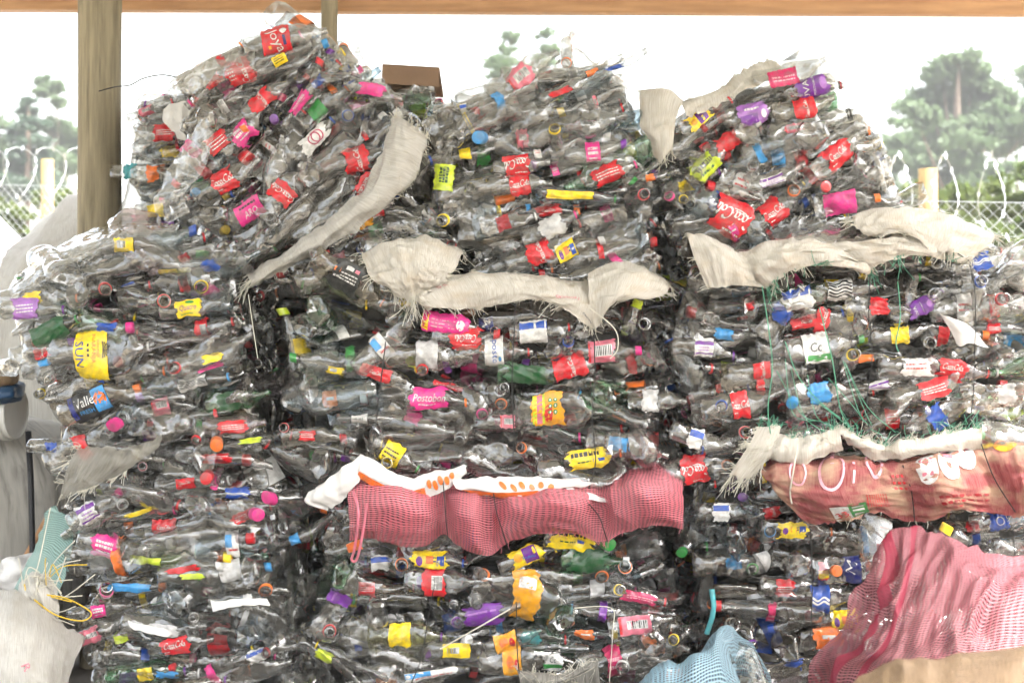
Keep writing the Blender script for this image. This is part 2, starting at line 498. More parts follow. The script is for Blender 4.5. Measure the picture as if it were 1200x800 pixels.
# every design: base colour, list of marks in label units (x along the bottle -.5...5, y across -.5...5)
DES = {
    'cola': ('red', [('logo', 0, 0.04, .42, 'white', 0), *bars(-.42, -.2, (-.36,), .06, 'white')]),
    'cola2': ('red', [('logo', .05, 0.0, .5, 'white', 90)]),
    'cola3': ('red', [('logo', 0, 0.05, .5, 'white', 180), *bars(-.1, .4, (-.4,), .06, 'white')]),
    'colabars': ('red', [('logo', 0.12, 0, .5, 'white', 90), *bars(-.45, -.22, (.3, .15, 0, -.15, -.3), .06, 'white')]),
    'red': ('red', []), 'redw': ('red', bars(-.4, .4, (.2, 0, -.2), .08, 'white')),
    'redbc': ('red', barcode(-.1, -.3, .4, .25)),
    'rosebc': ('rose', [('rect', (-.5, -.5, -.42, .5), 'red'), *barcode(-.25, -.2, .4, .3)]),
    'dred': ('dred', []), 'yellow': ('yellow', []), 'yelbc': ('yellow', barcode(-.35, -.3, .1, .3)),
    'yelb': ('yellow', [*bars(-.4, .3, (.2, -.05, -.3), .1, 'black')]),
    'pink': ('pink', []), 'pinkw': ('pink', [*bars(-.35, .35, (.22, -.02), .16, 'white'), *bars(-.3, .3, (-.3,), .07, 'white')]),
    'pinkscript': ('pink', [('text', 'Postobon', .02, .05, .42, 'white', 0, .35), *bars(-.3, .2, (-.34,), .06, 'white')]),
    'pinkcone': ('pink', [('rect', (-.5, -.5, -.36, .5), 'yellow'), ('text', '100', -.43, 0, .12, 'red', 90, 0), ('oval', (.32, 0, .09, .3), 'white'), *bars(-.3, .2, (.2, 0, -.2), .06, 'palepink')]),
    'pinkblk': ('pink', [('rect', (-.5, .32, .5, .6), 'black'), *bars(-.3, .35, (.1,), .1, 'black'), ('text', 'ARO', 0.02, -.25, .3, 'white', 0, .3)]),
    'magenta': ('magenta', bars(-.4, .4, (.1, -.15), .12, 'palepink')),
    'uva': ('purple', [('text', 'UVA', -.24, -.16, .22, 'white', 90, 0), ('text', 'POSTOBON', .02, 0, .18, 'white', 90, 0), ('oval', (.32, .05, .12, .3), 'lilac')]),
    'lilac': ('lilac', [('rect', (-.5, -.5, .1, .0), 'purple'), ('oval', (.33, -.1, .1, .2), 'white'), *bars(-.3, .2, (.25,), .1, 'white')]),
    'lilacw': ('lilac', bars(-.4, .3, (.25, .05, -.15), .08, 'white')),
    'purple': ('purple', [('rect', (-.4, .1, .4, .25), 'lilac')]),
    'purpw': ('white', [('rect', (-.5, .2, .5, .5), 'purple'), ('rect', (-.5, -.5, .5, -.38), 'purple'), *bars(-.3, .3, (.0, -.2), .09, 'lilac')]),
    'sun': ('yellow', [('text', 'SUN', -.33, .02, .25, 'blue', -90, 0), ('text', 'NARANJA', .08, .12, .15, 'orange', -90, 0), ('text', 'NARANJA', .22, .12, .09, 'orange', -90, 0),
                      *[('ray', (.36, .1, .17, i * 22.5), 'black') for i in range(-4, 5)], *bars(-.1, -.04, (.2, .1, 0), .06, 'black')]),
    'valle': ('black', [('rect', (-.5, -.5, -.38, .5), 'navy'), ('rect', (.12, -.5, .5, .5), 'sky'), ('oval', (.3, -.02, .16, .3), 'orange'), ('text', 'Valle', -.1, .1, .34, 'white', 0, .15), ('text', 'FRESH', -.12, -.28, .18, 'sky', 0, 0)]),
    'quatro': ('yellow', [('text', 'Quatro', 0.02, .08, .34, 'purple', 0, .25), ('oval', (.1, .38, .18, .08), 'green'), *bars(-.3, .2, (-.28,), .08, 'green')]),
    'joya': ('red', [('text', 'Joya', -.02, -.02, .5, 'white', -70, .15), ('oval', (.3, .3, .13, .14), 'white'), ('rect', (.24, -.25, .34, .1), 'navy'), ('rect', (-.3, -.34, -.2, -.2), 'gold')]),
    'whiteoval': ('white', [('ring', (.0, 0, .2, .4), 'magenta'), ('ring', (.12, 0, .2, .4), 'magenta')]),
    'posto': ('white', [('text', 'posto', -.02, .0, .36, 'blue', -90, 0), ('oval', (.3, -.25, .08, .1), 'sky')]),
    'fruit': ('gold', [('rect', (-.5, -.5, -.36, .5), 'lime'), ('rect', (-.36, -.5, -.18, .5), 'rose'), ('rect', (-.18, -.5, -.1, .5), 'lime'), ('oval', (.02, -.2, .14, .28), 'red'), *[('oval', (x, y, .07, .07), 'green') for x in (.08, .25) for y in (.2, .02, -.16)], *[('oval2', (x, y, .03, .04), 'white') for x in (.08, .25) for y in (.2, .02, -.16)]]),
    'zebra': ('white', [('wave', (y,), 'black') for y in (-.4, -.2, 0, .2, .4)] ),
    'blue': ('blue', []), 'bluew': ('blue', [('wave', (0.05,), 'white'), ('wave', (-.12,), 'white')]), 'sky': ('sky', []), 'navy': ('navy', [('text', 'M', 0, .05, .5, 'white', 70, 0)]),
    'bluewhite': ('white', [('rect', (-.5, .1, .5, .5), 'blue')]), 'bluec': ('blue', [('ring', (0, 0, .22, .3), 'white')]),
    'white': ('grey', []), 'whitebc': ('white', barcode(-.4, -.35, .35, .3)), 'whiter': ('white', bars(-.4, .3, (.2, -.1), .1, 'red')),
    'greenw': ('white', [('rect', (-.5, -.5, .5, -.2), 'green'), ('text', 'Cc', .0, .12, .36, 'black', 0, .2)]),
    'green': ('green', []), 'dgreen': ('dgreen', []), 'limeb': ('lime', [*bars(-.35, .4, (.15,), .24, 'black'), *bars(-.3, .3, (-.2,), .12, 'dgreen')]), 'lime': ('lime', []),
    'teal': ('teal', []), 'orange': ('orange', []), 'orangew': ('orange', [('rect', (-.2, -.1, .3, .1), 'white')]),
    'orangebox': ('gold', [('rect', (-.32, .1, .32, .38), 'white'), *bars(-.28, .28, (.3, .24, .18), .025, 'grey')]),
    'orangemix': ('gold', [('oval', (-.1, 0, .2, .3), 'orange'), ('oval', (.25, -.1, .12, .25), 'red')]),
    'purpyel': ('yellow', [('rect', (-.1, -.5, .34, .5), 'purple'), ('oval', (-.28, .0, .14, .25), 'gold'), ('text', 'Frutino', .06, -.12, .2, 'sky', 0, 0)]),
    'yelmulti': ('yellow', [('oval', (-.3, -.05, .1, .3), 'purple'), ('rect', (-.1, -.15, .12, .3), 'orange'), ('rect', (.22, -.35, .45, .3), 'blue'), ('oval', (.35, 0, .07, .15), 'white'), *bars(.12, .2, (.2, 0), .1, 'navy')]),
    'yelneon': ('yellow', [*bars(-.45, .3, (.28,), .26, 'black'), ('rect', (.1, -.2, .4, -.02), 'blue'), *bars(-.3, .05, (-.15,), .08, 'dgreen')]),
    'blacktag': ('black', [('rect', (-.12, .2, .12, .4), 'white'), ('rect', (.18, .2, .32, .38), 'rose'), ('rect', (-.45, .0, -.25, .18), 'orange'), *bars(-.2, .35, (.02, -.12, -.24), .06, 'white'), *bars(-.4, -.2, (-.2,), .1, 'grey')]),
    'tealpink': ('white', [('rect', (-.5, -.1, .0, .5), 'sky'), *bars(-.3, .4, (-.25,), .1, 'red')]),
    'redyel': ('red', [('rect', (-.5, -.5, .5, -.2), 'yellow'), ('rect', (-.5, -.2, .5, 0), 'gold')]),
    'pinkyel': ('pink', [('rect', (.1, -.5, .5, .5), 'yellow'), ('oval', (-.15, 0, .2, .25), 'white')]),
    'crush': ('red', [*bars(-.4, .4, (.3,), .1, 'white'), ('text', 'Sprim', 0, -.02, .38, 'white', 0, .3), ('rect', (-.3, -.35, .2, -.27), 'navy')]),
    'neonv': ('lime', [*bars(-.2, .4, (.2, .05, -.1), .12, 'dgreen')]),
}


# ------------------------------------------------------------------ crushed bottles
def smooth01(t):
    t = np.clip(t, 0, 1)
    return t * t * (3 - 2 * t)


class Proto:
    TYPES = dict(big=(.315, .052), mid=(.29, .043), small=(.225, .033), water=(.215, .031), mini=(.165, .029), jug=(.30, .06))

    def __init__(s, kind, seed, soft=False):
        s.soft = soft
        r = np.random.default_rng(seed)
        s.kind, s.seed = kind, seed
        s.L, s.R = s.TYPES[kind]
        s.L *= r.uniform(.93, 1.07)
        L, R = s.L, s.R
        nk = 0.0125
        ns = 1 - .075 / L * .32 / .32
        xs = np.array([0.0, .03, .08, .16, .28, .34, .56, .62, .70, .78, .84, .89]) * L
        if kind in ('water',):
            rs = np.array([.80, .97, 1, 1, .97, .97, .97, 1, .98, .80, .56, .44]) * R
        elif kind == 'jug':
            rs = np.array([.85, .99, 1, .98, .93, .97, .97, .98, .96, .88, .62, .36]) * R
        else:
            rs = np.array([.72, .95, 1, .99, .90, .93, .95, 1, .92, .68, .48, .36]) * R
        rs[-1] = max(rs[-1], nk * 1.12)
        s.bx, s.br = xs, rs
        s.rib = (kind == 'water') * .0012 + (kind == 'jug') * .001
        s.flat = r.uniform(.34, .62)
        if soft: s.flat = r.uniform(.58, .9)
        s.ph = r.uniform(0, 6, 8)
        s.bend = r.normal(0, .35, 2)
        s.kink = r.normal(0, .16, 2)
        s.tw = r.normal(0, .35 if soft else 1.0)
        s.dents = []
        for i in range(19):
            x = r.uniform(.02, .84) * L
            th = r.uniform(0, 2 * PI)
            q = r.uniform(.45, 1.1) if i < 8 else r.uniform(.22, .5)
            s.dents.append((np.array([x - L / 2, math.cos(th) * R * 1.1, math.sin(th) * R * .6]), q * R, q * r.uniform(.3, .55) * R * (.42 if soft else .8)))
        s.waves = [(r.normal(size=3) / R * r.uniform(.16, .42), r.uniform(0, 1), r.uniform(.05, .12) * R * (.4 if soft else 1)) for _ in range(4)]
        s.cache = {}

    def body_r(s, x):
        rr = np.interp(x, s.bx, s.br)
        if s.rib:
            rr = rr + s.rib * np.sin(x * 2 * PI / .017) * ((x > .1 * s.L) & (x < .66 * s.L))
        return rr

    def crush(s, x, r, th):
        L, R = s.L, s.R
        m = smooth01((.87 * L - x) / (.16 * L))
        pet = 1 + .10 * np.cos(5 * th) * smooth01((.11 * L - x) / (.1 * L))
        fl = 1 + (s.flat + .12 * np.sin(x / L * 7 + s.ph[0]) - 1) * m
        wy = 1 + (1 - fl) * .36
        cy, cz = np.cos(th), np.sin(th)
        p = np.stack([x - L / 2, r * pet * cy * wy, r * pet * cz * fl], -1)
        n = np.stack([0 * x, cy * fl, cz * wy], -1)
        n /= np.linalg.norm(n, axis=-1, keepdims=True) + 1e-9
        body = m * (r > .35 * R)
        for (k, ph, a) in s.waves:
            q = p @ k + ph
            t = np.abs((q % 1) - .5) * 2 - .5
            p = p + n * (t * a * body)[..., None]
        for (c, rad, dep) in s.dents:
            d = np.linalg.norm(p - c, axis=-1) / rad
            p = p - n * (np.clip(1 - d, 0, 1) * dep * body)[..., None]
        a = s.tw * (p[..., 0] / L)
        ca, sa = np.cos(a), np.sin(a)
        y, z = p[..., 1] * ca - p[..., 2] * sa, p[..., 1] * sa + p[..., 2] * ca
        y = y + s.bend[0] * p[..., 0] ** 2 + s.kink[0] * np.clip(x - .66 * L, 0, 1)
        z = z + s.bend[1] * p[..., 0] ** 2 * .6 + s.kink[1] * np.clip(x - .66 * L, 0, 1)
        return np.stack([p[..., 0], y, z], -1)

    def at(s, x, th, off):
        return s.crush(x, s.body_r(x) + off, th)

    def geo(s, seg, nb):
        """(verts, quads) of the crushed shell, base to mouth"""
        key = (seg, nb)
        if key in s.cache: return s.cache[key]
        L, R = s.L, s.R
        prof = [(.05 * L, .002), (.035 * L, .25 * R), (.008 * L, .52 * R)]
        prof += [(x, float(s.body_r(x))) for x in np.linspace(0, .89, nb) * L]
        nk = .0125
        prof += [(.905 * L, nk), (.915 * L, nk), (.918 * L, .0165), (.928 * L, .0165), (.931 * L, .0128), (.95 * L, .0136), (.958 * L, .0124),
                 (.972 * L, .0136), (.98 * L, .0124), (1.0 * L, .0128), (1.002 * L, .0105), (.93 * L, .0100)]
        if nb < 14:
            prof = [prof[i] for i in range(len(prof)) if i not in (1, nb + 4, nb + 6, nb + 8, nb + 9, nb + 10, nb + 11)]
        pr = np.array(prof)
        th = np.linspace(0, 2 * PI, seg, endpoint=False)
        X, T = np.meshgrid(pr[:, 0], th, indexing='ij')
        Rr = np.repeat(pr[:, 1:2], seg, 1)
        V = s.crush(X, Rr, T).reshape(-1, 3)
        n = len(pr)
        F = [(i * seg + j, i * seg + (j + 1) % seg, (i + 1) * seg + (j + 1) % seg, (i + 1) * seg + j) for i in range(n - 1) for j in range(seg)]
        s.cache[key] = (V, F)
        return V, F

    def mesh(s):
        if 'me' not in s.cache:
            V, F = s.geo(28, 36)
            s.cache['me'] = mk('bottle', V, F, [PET], smooth=True, sharp=34)
        return s.cache['me']

    def band(s, x0, x1, r, seg=18, knurl=0.0, closed=False):
        th = np.linspace(0, 2 * PI, seg, endpoint=False)
        pr = [(x0, r * .9), (x0, r), (x1, r), (x1 + (.0008 if closed else 0), r * .88)]
        if closed: pr.append((x1 + .0009, .0004))
        pr = np.array(pr)
        X, T = np.meshgrid(pr[:, 0], th, indexing='ij')
        Rr = np.repeat(pr[:, 1:2], seg, 1)
        if knurl: Rr = Rr * (1 + knurl * (np.arange(seg) % 2))[None, :]
        V = s.crush(X, Rr, T).reshape(-1, 3)
        F = [(i * seg + j, i * seg + (j + 1) % seg, (i + 1) * seg + (j + 1) % seg, (i + 1) * seg + j) for i in range(len(pr) - 1) for j in range(seg)]
        return V, F

    def cap_mesh(s, col):
        k = ('cap', col)
        if k not in s.cache:
            V, F = s.band(s.L * .934, s.L * .934 + .021, .0158, 36, .035, True)
            s.cache[k] = mk('cap', V, F, [labmat(col)], sharp=30)
        return s.cache[k]

    def ring_mesh(s, col):
        k = ('ring', col)
        if k not in s.cache:
            V, F = s.band(s.L * .931, s.L * .931 + .006, .0158, 20)
            s.cache[k] = mk('cap_ring', V, F, [labmat(col)], sharp=30)
        return s.cache[k]


PROTOS = {k: [Proto(k, 100 + 17 * i + 1000 * j, i % 2 == 0) for i in range(n)] for j, (k, n) in enumerate((('big', 9), ('mid', 12), ('small', 12), ('water', 8), ('mini', 7), ('jug', 5)))}


def label_geo(pr, xc, thc, w, h, des, seed):
    """label film wrapped on the crushed wall; w along the axis, h = visible height"""
    r = random.Random(seed)
    base, items = DES[des]
    L = pr.L
    Rl = float(pr.body_r(np.array(xc)))
    cols = [base]
    g = G()
    ph = [r.uniform(0, 6) for _ in range(6)]
    wrap = r.uniform(.55, 1.0)
    k1, k2, k3 = [np.array([r.gauss(0, 1), r.gauss(0, 1)]) * f for f in (55, 95, 240)]
    torn = r.random() < .7
    def mp(V2, off, raw=False):
        a = np.clip(xc + V2[:, 0] * w, .012 * L, .875 * L)
        th = thc - V2[:, 1] * h / Rl
        q = V2 * np.array([w, h])
        fl = .0048 * (1 - np.abs(np.sin(q @ k1 + ph[0]))) + .0028 * (1 - np.abs(np.sin(q @ k2 + ph[1]))) + .001 * np.sin(q @ k3)
        return pr.at(a, th, .0016 + off + fl + .001)
    nu, nv = 18, 30
    us, vs = np.linspace(-.5, .5, nu), np.linspace(-wrap, wrap, nv)
    U, Vv = np.meshgrid(us, vs, indexing='ij')
    edge = 1 + (.13 if torn else .03) * np.sin(Vv * 5 + ph[2] + U * 2) + (.08 if torn else .015) * np.sin(Vv * 13 + ph[3] + U * 4) + (.05 if torn else .01) * np.sin(Vv * 31 + ph[1])
    U2 = U * edge + (.10 * Vv * Vv * math.sin(ph[4]) if torn else 0)
    V2 = Vv * (1 + (.06 if torn else 0) * np.sin(U * 13 + ph[5]))
    q = np.stack([U2.ravel(), V2.ravel()], 1)
    F = [(i * nv + j, (i + 1) * nv + j, (i + 1) * nv + j + 1, i * nv + j + 1) for i in range(nu - 1) for j in range(nv - 1)]
    g.put(mp(q, 0), F, 0)
    for k, it in enumerate(items):
        kind = it[0]
        if kind in ('rect', 'oval', 'ring'):
            V2, F = poly2d(kind, it[1]); c = it[2]; off = .0011
        elif kind in ('rect2', 'oval2'):
            V2, F = poly2d(kind[:-1], it[1]); c = it[2]; off = .0018
        elif kind == 'wave':
            xx = np.linspace(-.48, .48, 14)
            V2, F = ribbon2d(np.stack([xx, it[1][0] + .08 * np.sin(xx * 9)], 1), .07, .1); c = it[2]; off = .0012
        elif kind == 'ray':
            cx, cy, R_, a = it[1]; a = math.radians(a); c = it[2]; off = .0012
            d = np.array([math.cos(a), math.sin(a)]); nn = np.array([-d[1], d[0]])
            V2 = np.array([np.array([cx, cy]) - d * .02, np.array([cx, cy]) + d * R_ + nn * .02, np.array([cx, cy]) + d * R_ - nn * .02]); F = [(0, 1, 2)]
        else:
            if kind == 'text':
                _, sss, cx, cy, hh, c, rot, sh = it
                v, F = text2d(sss, sh)
            else:
                _, cx, cy, hh, c, rot = it
                v, F = LOGO
            # hh is in units of h when upright, of w when turned
            ra = math.radians(rot)
            size = hh * (h if abs(math.cos(ra)) > .5 else w)
            span = v[:, 0].max() * 2 * size
            room = (w if abs(math.cos(ra)) > .5 else h) * .94
            size *= min(1.0, room / span) if kind != 'logo' else min(1.0, 1.35 * room / span)
            v = v * size
            v = np.stack([v[:, 0] * math.cos(ra) - v[:, 1] * math.sin(ra), v[:, 0] * math.sin(ra) + v[:, 1] * math.cos(ra)], 1)
            V2 = np.stack([cx + v[:, 0] / w, cy + v[:, 1] / h], 1)
            V2[:, 0] = np.clip(V2[:, 0], -.49, .49)
            off = .0022
        if c not in cols: cols.append(c)
        g.put(mp(V2, off), F, cols.index(c))
    return g, cols


def frame(phi, tilt, roll, origin, scale, toward=0):
    """bottle frame: phi = angle of the axis in the bale face, tilt = out of it; toward=1 mouth / -1 base to the viewer"""
    if toward:
        a = np.array([math.sin(phi) * math.sin(tilt), -toward * math.cos(tilt), math.cos(phi) * math.sin(tilt)])
    else:
        a = np.array([math.cos(phi) * math.cos(tilt), -math.sin(tilt), math.sin(phi) * math.cos(tilt)])
    ex = Vector(a).normalized()
    v = Vector((0, -1, 0)) if abs(ex.y) < .8 else Vector((0.2, 0, 1))
    ey = v.cross(ex).normalized()
    ez = ex.cross(ey).normalized()
    M = Matrix(((ex.x, ey.x, ez.x, origin[0]), (ex.y, ey.y, ez.y, origin[1]), (ex.z, ey.z, ez.z, origin[2]), (0, 0, 0, 1)))
    return M @ Matrix.Rotation(roll, 4, 'X') @ Matrix.Scale(scale, 4)


TINTS = [((1, 1, 1, 1), 80), ((.95, .92, .88, 1), 9), ((.9, .83, .74, 1), 3), ((.6, .88, .68, 1), 2), ((.8, .9, .96, 1), 4), ((.97, .88, .9, 1), 2)]
def tint(r):
    return r.choices([t for t, _ in TINTS], [w for _, w in TINTS])[0]


CAPCOL = ['red', 'red', 'red', 'orange', 'orange', 'pink', 'blue', 'green', 'yellow', 'white', 'black', 'sky', 'purple', 'grey', 'dred']


def inside(pt, poly):
    x, y = pt
    c = False
    n = len(poly)
    for i in range(n):
        x0, y0 = poly[i]; x1, y1 = poly[i - 1]
        if (y0 > y) != (y1 > y) and x < (x1 - x0) * (y - y0) / (y1 - y0 + 1e-12) + x0:
            c = not c
    return c


def area(poly):
    p = np.asarray(poly)
    return abs(np.sum(p[:, 0] * np.roll(p[:, 1], -1) - p[:, 1] * np.roll(p[:, 0], -1))) / 2


PLAINDES = ['red', 'red', 'cola', 'cola', 'cola2', 'colabars', 'redw', 'pink', 'pinkw', 'yellow', 'yelbc', 'blue', 'white', 'whitebc', 'orange', 'purple', 'lime', 'green', 'sky', 'whiter', 'magenta', 'rosebc', 'bluewhite', 'dred']


class Bale:
    def __init__(s, label, polypx, Y, depth, ang, seed):
        s.Y, s.depth, s.ang = Y, depth, math.radians(ang)
        s.poly = [tuple(P(a, b, Y)[[0, 2]]) for a, b in polypx]
        p = np.array(s.poly)
        s.c = p.mean(0)
        if Y == .16:
            p = s.c + (p - s.c) * 1.055; s.poly = [tuple(q) for q in p]
        s.r = random.Random(seed)
        s.seed = seed
        s.root = empty('plastic_bale', (s.c[0], Y + depth / 2, p[:, 1].min()), label, 'bale', 'bales of crushed plastic bottles')
        s.inv = Matrix.Translation(-s.root.location)
        s.count = 0
        s.hl = []

    def put(s, o):
        o.parent = s.root
        o.location = -s.root.location
        return o

    def bottle(s, pr, M, lab=None, cap=None, ring=None, tintc=None, label=None):
        o = bpy.data.objects.new('bottle', pr.mesh())
        link(o, s.root)
        o.matrix_basis = s.inv @ M
        o.color = tintc or tint(s.r)
        if label: o['label'] = label
        if lab:
            g, cols = lab
            add('label', g.mesh('label', [labmat(c) for c in cols]), o)
        if cap: add('cap', pr.cap_mesh(cap), o)
        elif ring: add('cap_ring', pr.ring_mesh(ring), o)
        s.count += 1
        return o

    def hero(s, cx, cy, lw, lh, ang, des, kind=None, tintc=None):
        r = s.r
        sc = S(s.Y)
        w, h = lw / sc * .84, lh / sc * .82
        dep = .035 if lw * lh > 500 else r.choice([.035, .02, .0, -.015])
        if kind is None:
            kind = 'jug' if h > .098 else 'big' if h > .068 else 'mid' if h > .05 else r.choice(['small', 'small', 'water', 'mid'])
        pr = r.choice([q for q in PROTOS[kind] if q.soft or r.random() < .25])
        fit = max(.8, min(1.25, h / (2 * pr.R * .95)))
        roll = r.uniform(-.5, .5) + (0 if r.random() < .5 else PI)
        if h / fit < pr.R * 1.2: roll += PI / 2 * r.choice([0, 1])
        thc = PI / 2 - roll
        flip = r.random() < .5
        w_, h_ = w / fit, min(h / fit, pr.R * 2.3)
        w_ = min(w_, pr.L * .8)
        xc = r.uniform(.36, .52) * pr.L
        xc = max(xc, w_ / 2 + .02 * pr.L)
        a = math.radians(ang)
        thc2 = thc - pr.tw * ((xc - pr.L / 2) / pr.L)
        M0 = frame(a, r.uniform(-.06, .06), roll, (0, 0, 0), fit)
        surf = M0 @ Vector(pr.at(np.array([xc]), np.array([thc2]), .003)[0])
        tgt = P(cx, cy, s.Y - dep)
        s.hl.append((tgt[0], tgt[2], .55 * max(w, h)))
        M = Matrix.Translation(Vector((tgt[0] - surf.x, s.Y - dep - surf.y, tgt[2] - surf.z))) @ M0
        lab = label_geo(pr, xc, thc2, w_, h_, des, r.randint(0, 9999))
        cc = r.choice(CAPCOL)
        q = r.random()
        nk = M @ Vector((pr.L / 2, 0, 0))
        if not inside((nk.x, nk.z), s.poly): q = .9
        s.bottle(pr, M, lab, cap=cc if q < .2 else None, ring=cc if .2 <= q < .6 else None, tintc=tintc,
                 label='crushed clear bottle with %s label' % {'dred': 'dark red', 'dgreen': 'dark green', 'sky': 'light blue', 'navy': 'dark blue', 'gold': 'orange-yellow', 'lime': 'lime green', 'palepink': 'pale pink'}.get(DES[des][0], DES[des][0]))

    def end_on(s, px, py, what, ring=None, cap=None, tintc=None):
        """a bottle whose mouth ('m') or base ('b') points out of the bale face"""
        r = s.r
        tw = 1 if what == 'm' else -1
        pr = r.choice([q for q in PROTOS[r.choice(['mid', 'small', 'big'] if what == 'b' else ['mid', 'small', 'big', 'jug'])] if q.soft])
        sc = r.uniform(.85, 1.1) if what == 'b' else r.uniform(1.0, 1.25)
        M = frame(r.uniform(0, 2 * PI), r.uniform(.08, .6), r.uniform(0, 6), (0, 0, 0), sc, tw)
        tip = M @ Vector((tw * pr.L / 2, 0, 0))
        t = P(px, py, s.Y - .06)
        M = Matrix.Translation(Vector((t[0] - tip.x, t[1] - tip.y, t[2] - tip.z))) @ M
        s.hl.append((t[0], t[2], .035 if what == 'b' else .022))
        s.bottle(pr, M, None, cap=cap, ring=ring, tintc=tintc)

    def keep_in(s, w, a, half):
        d = np.array([math.cos(a), math.sin(a)]) * half
        for _ in range(8):
            e0, e1 = inside(w + d, s.poly), inside(w - d, s.poly)
            if e0 and e1: break
            w = w - d * .2 if (e1 and not e0) else w + d * .2 if (e0 and not e1) else w + (s.c - w) * .12
        return w

    def grid(s, n, jit=.3, ang=None):
        """n jittered row positions inside the face"""
        ang = s.ang if ang is None else ang
        A = area(s.poly) / max(n, 1)
        rh = math.sqrt(A * .24); al = A / rh
        ca, sa = math.cos(ang), math.sin(ang)
        p = (np.array(s.poly) - s.c) @ np.array([[ca, -sa], [sa, ca]])
        lo, hi = p.min(0), p.max(0)
        out = []
        row = 0
        y = lo[1] + rh * .5
        while y < hi[1]:
            x = lo[0] + al * s.r.uniform(.1, .9)
            while x < hi[0]:
                q = np.array([x + s.r.gauss(0, jit) * al * .5, y + s.r.gauss(0, jit) * rh * .6])
                w = s.c + q @ np.array([[ca, sa], [-sa, ca]])
                if inside(w, s.poly): out.append(w)
                x += al
            y += rh
        return out

    def fill(s, n, lab_share=.30, endon=.22):
        r = s.r
        pts = s.grid(n)
        r.shuffle(pts)
        for w in pts:
            if s.count >= 100: break
            deep = .045 if any(math.hypot(w[0] - x, w[1] - z) < q for x, z, q in s.hl) else 0
            kind = r.choices(['big', 'mid', 'small', 'water', 'mini', 'jug'], [22, 30, 24, 12, 6, 6])[0]
            pr = r.choice(PROTOS[kind])
            sc = r.uniform(.78, 1.02)
            q = r.random()
            cc = r.choice(CAPCOL)
            if q < endon:
                tw = r.choice([1, 1, -1])
                tl = r.uniform(.05, .75)
                M = frame(r.uniform(0, 2 * PI), tl, r.uniform(0, 6), (0, 0, 0), sc, tw)
                tip = M @ Vector((tw * pr.L / 2 if tw > 0 else -pr.L / 2, 0, 0))
                M = Matrix.Translation(Vector((w[0] - tip.x, s.Y + r.uniform(-.06, .0) + deep - tip.y, w[1] - tip.z))) @ M
                lab = None
            else:
                a = s.ang + r.gauss(0, .24)
                if r.random() < .5: a += PI
                d = np.array([math.cos(a), math.sin(a)]) * pr.L * sc * .5
                for _ in range(6):
                    e0, e1 = inside(w + d * 1.05, s.poly), inside(w - d * 1.05, s.poly)
                    if e0 and e1: break
                    w = w - d * .2 if (e1 and not e0) else w + d * .2 if (e0 and not e1) else w + (s.c - w) * .12
                roll = r.uniform(0, 2 * PI)
                M = frame(a, r.gauss(0, .12), roll, (w[0], s.Y + r.uniform(.005, .06) + deep, w[1]), sc)
                lab = None
                if r.random() < lab_share:
                    ww = r.choice([r.uniform(.010, .022), r.uniform(.012, .03), r.uniform(.025, .05)]); hh = pr.R * r.uniform(.6, 1.7)
                    xc = r.uniform(.35, .55) * pr.L
                    lab = label_geo(pr, xc, PI / 2 - roll - pr.tw * ((xc - pr.L / 2) / pr.L) + r.gauss(0, .5), ww, hh, r.choice(PLAINDES), r.randint(0, 9999))
            q = r.random()
            s.bottle(pr, M, lab, cap=cc if q < .17 else None, ring=cc if .17 <= q < .55 else None)

    def mass(s, n_back, wall=.020):
        """the uncounted rest of the bale: more crushed bottles behind the front layer and round the sides"""
        r = s.r
        g = G()
        mats = [PET] + [labmat(c) for c in ('red', 'yellow', 'pink', 'blue', 'white', 'green', 'orange', 'purple', 'sky', 'lime')]
        def one(M, pr, seg, nb, labp):
            V, F = pr.geo(seg, nb)
            A = np.array(M)
            V2 = V @ A[:3, :3].T + A[:3, 3]
            g.put(V2, F, 0)
            if r.random() < labp:
                xc = r.uniform(.3, .55) * pr.L; w = r.uniform(.02, .08)
                xs = np.linspace(xc - w / 2, xc + w / 2, 5); t0 = r.uniform(0, 6); ts = np.linspace(t0, t0 + r.uniform(1.5, 4.5), 10)
                X, T = np.meshgrid(xs, ts, indexing='ij')
                W = pr.at(X.ravel(), T.ravel(), .002)
                g.put(W @ A[:3, :3].T + A[:3, 3], [(i * 10 + j, (i + 1) * 10 + j, (i + 1) * 10 + j + 1, i * 10 + j + 1) for i in range(4) for j in range(9)], r.choices(range(1, 11), [9, 3, 4, 3, 3, 2, 2, 2, 2, 1])[0])
            if r.random() < .4:
                V, F = pr.band(pr.L * .931, pr.L * .931 + r.choice([.006, .02]), .0158, 12)
                g.put(V @ A[:3, :3].T + A[:3, 3], F, r.choices(range(1, 11), [9, 2, 3, 3, 2, 2, 4, 1, 1, 1])[0])
        def pick():
            return r.choice(PROTOS[r.choices(['big', 'mid', 'small', 'water', 'mini'], [22, 28, 26, 12, 10])[0]])
        for w in s.grid(n_back):
            pr = pick()
            a = s.ang + r.gauss(0, .25) + (PI if r.random() < .5 else 0)
            w = s.keep_in(w + (s.c - w) * .05, a, pr.L * .5)
            one(frame(a, r.gauss(0, .25), r.uniform(0, 6), (w[0], s.Y + r.uniform(.05, .16), w[1]), r.uniform(.7, 1.0)), pr, 18, 20, .6)
        n = len(s.poly)
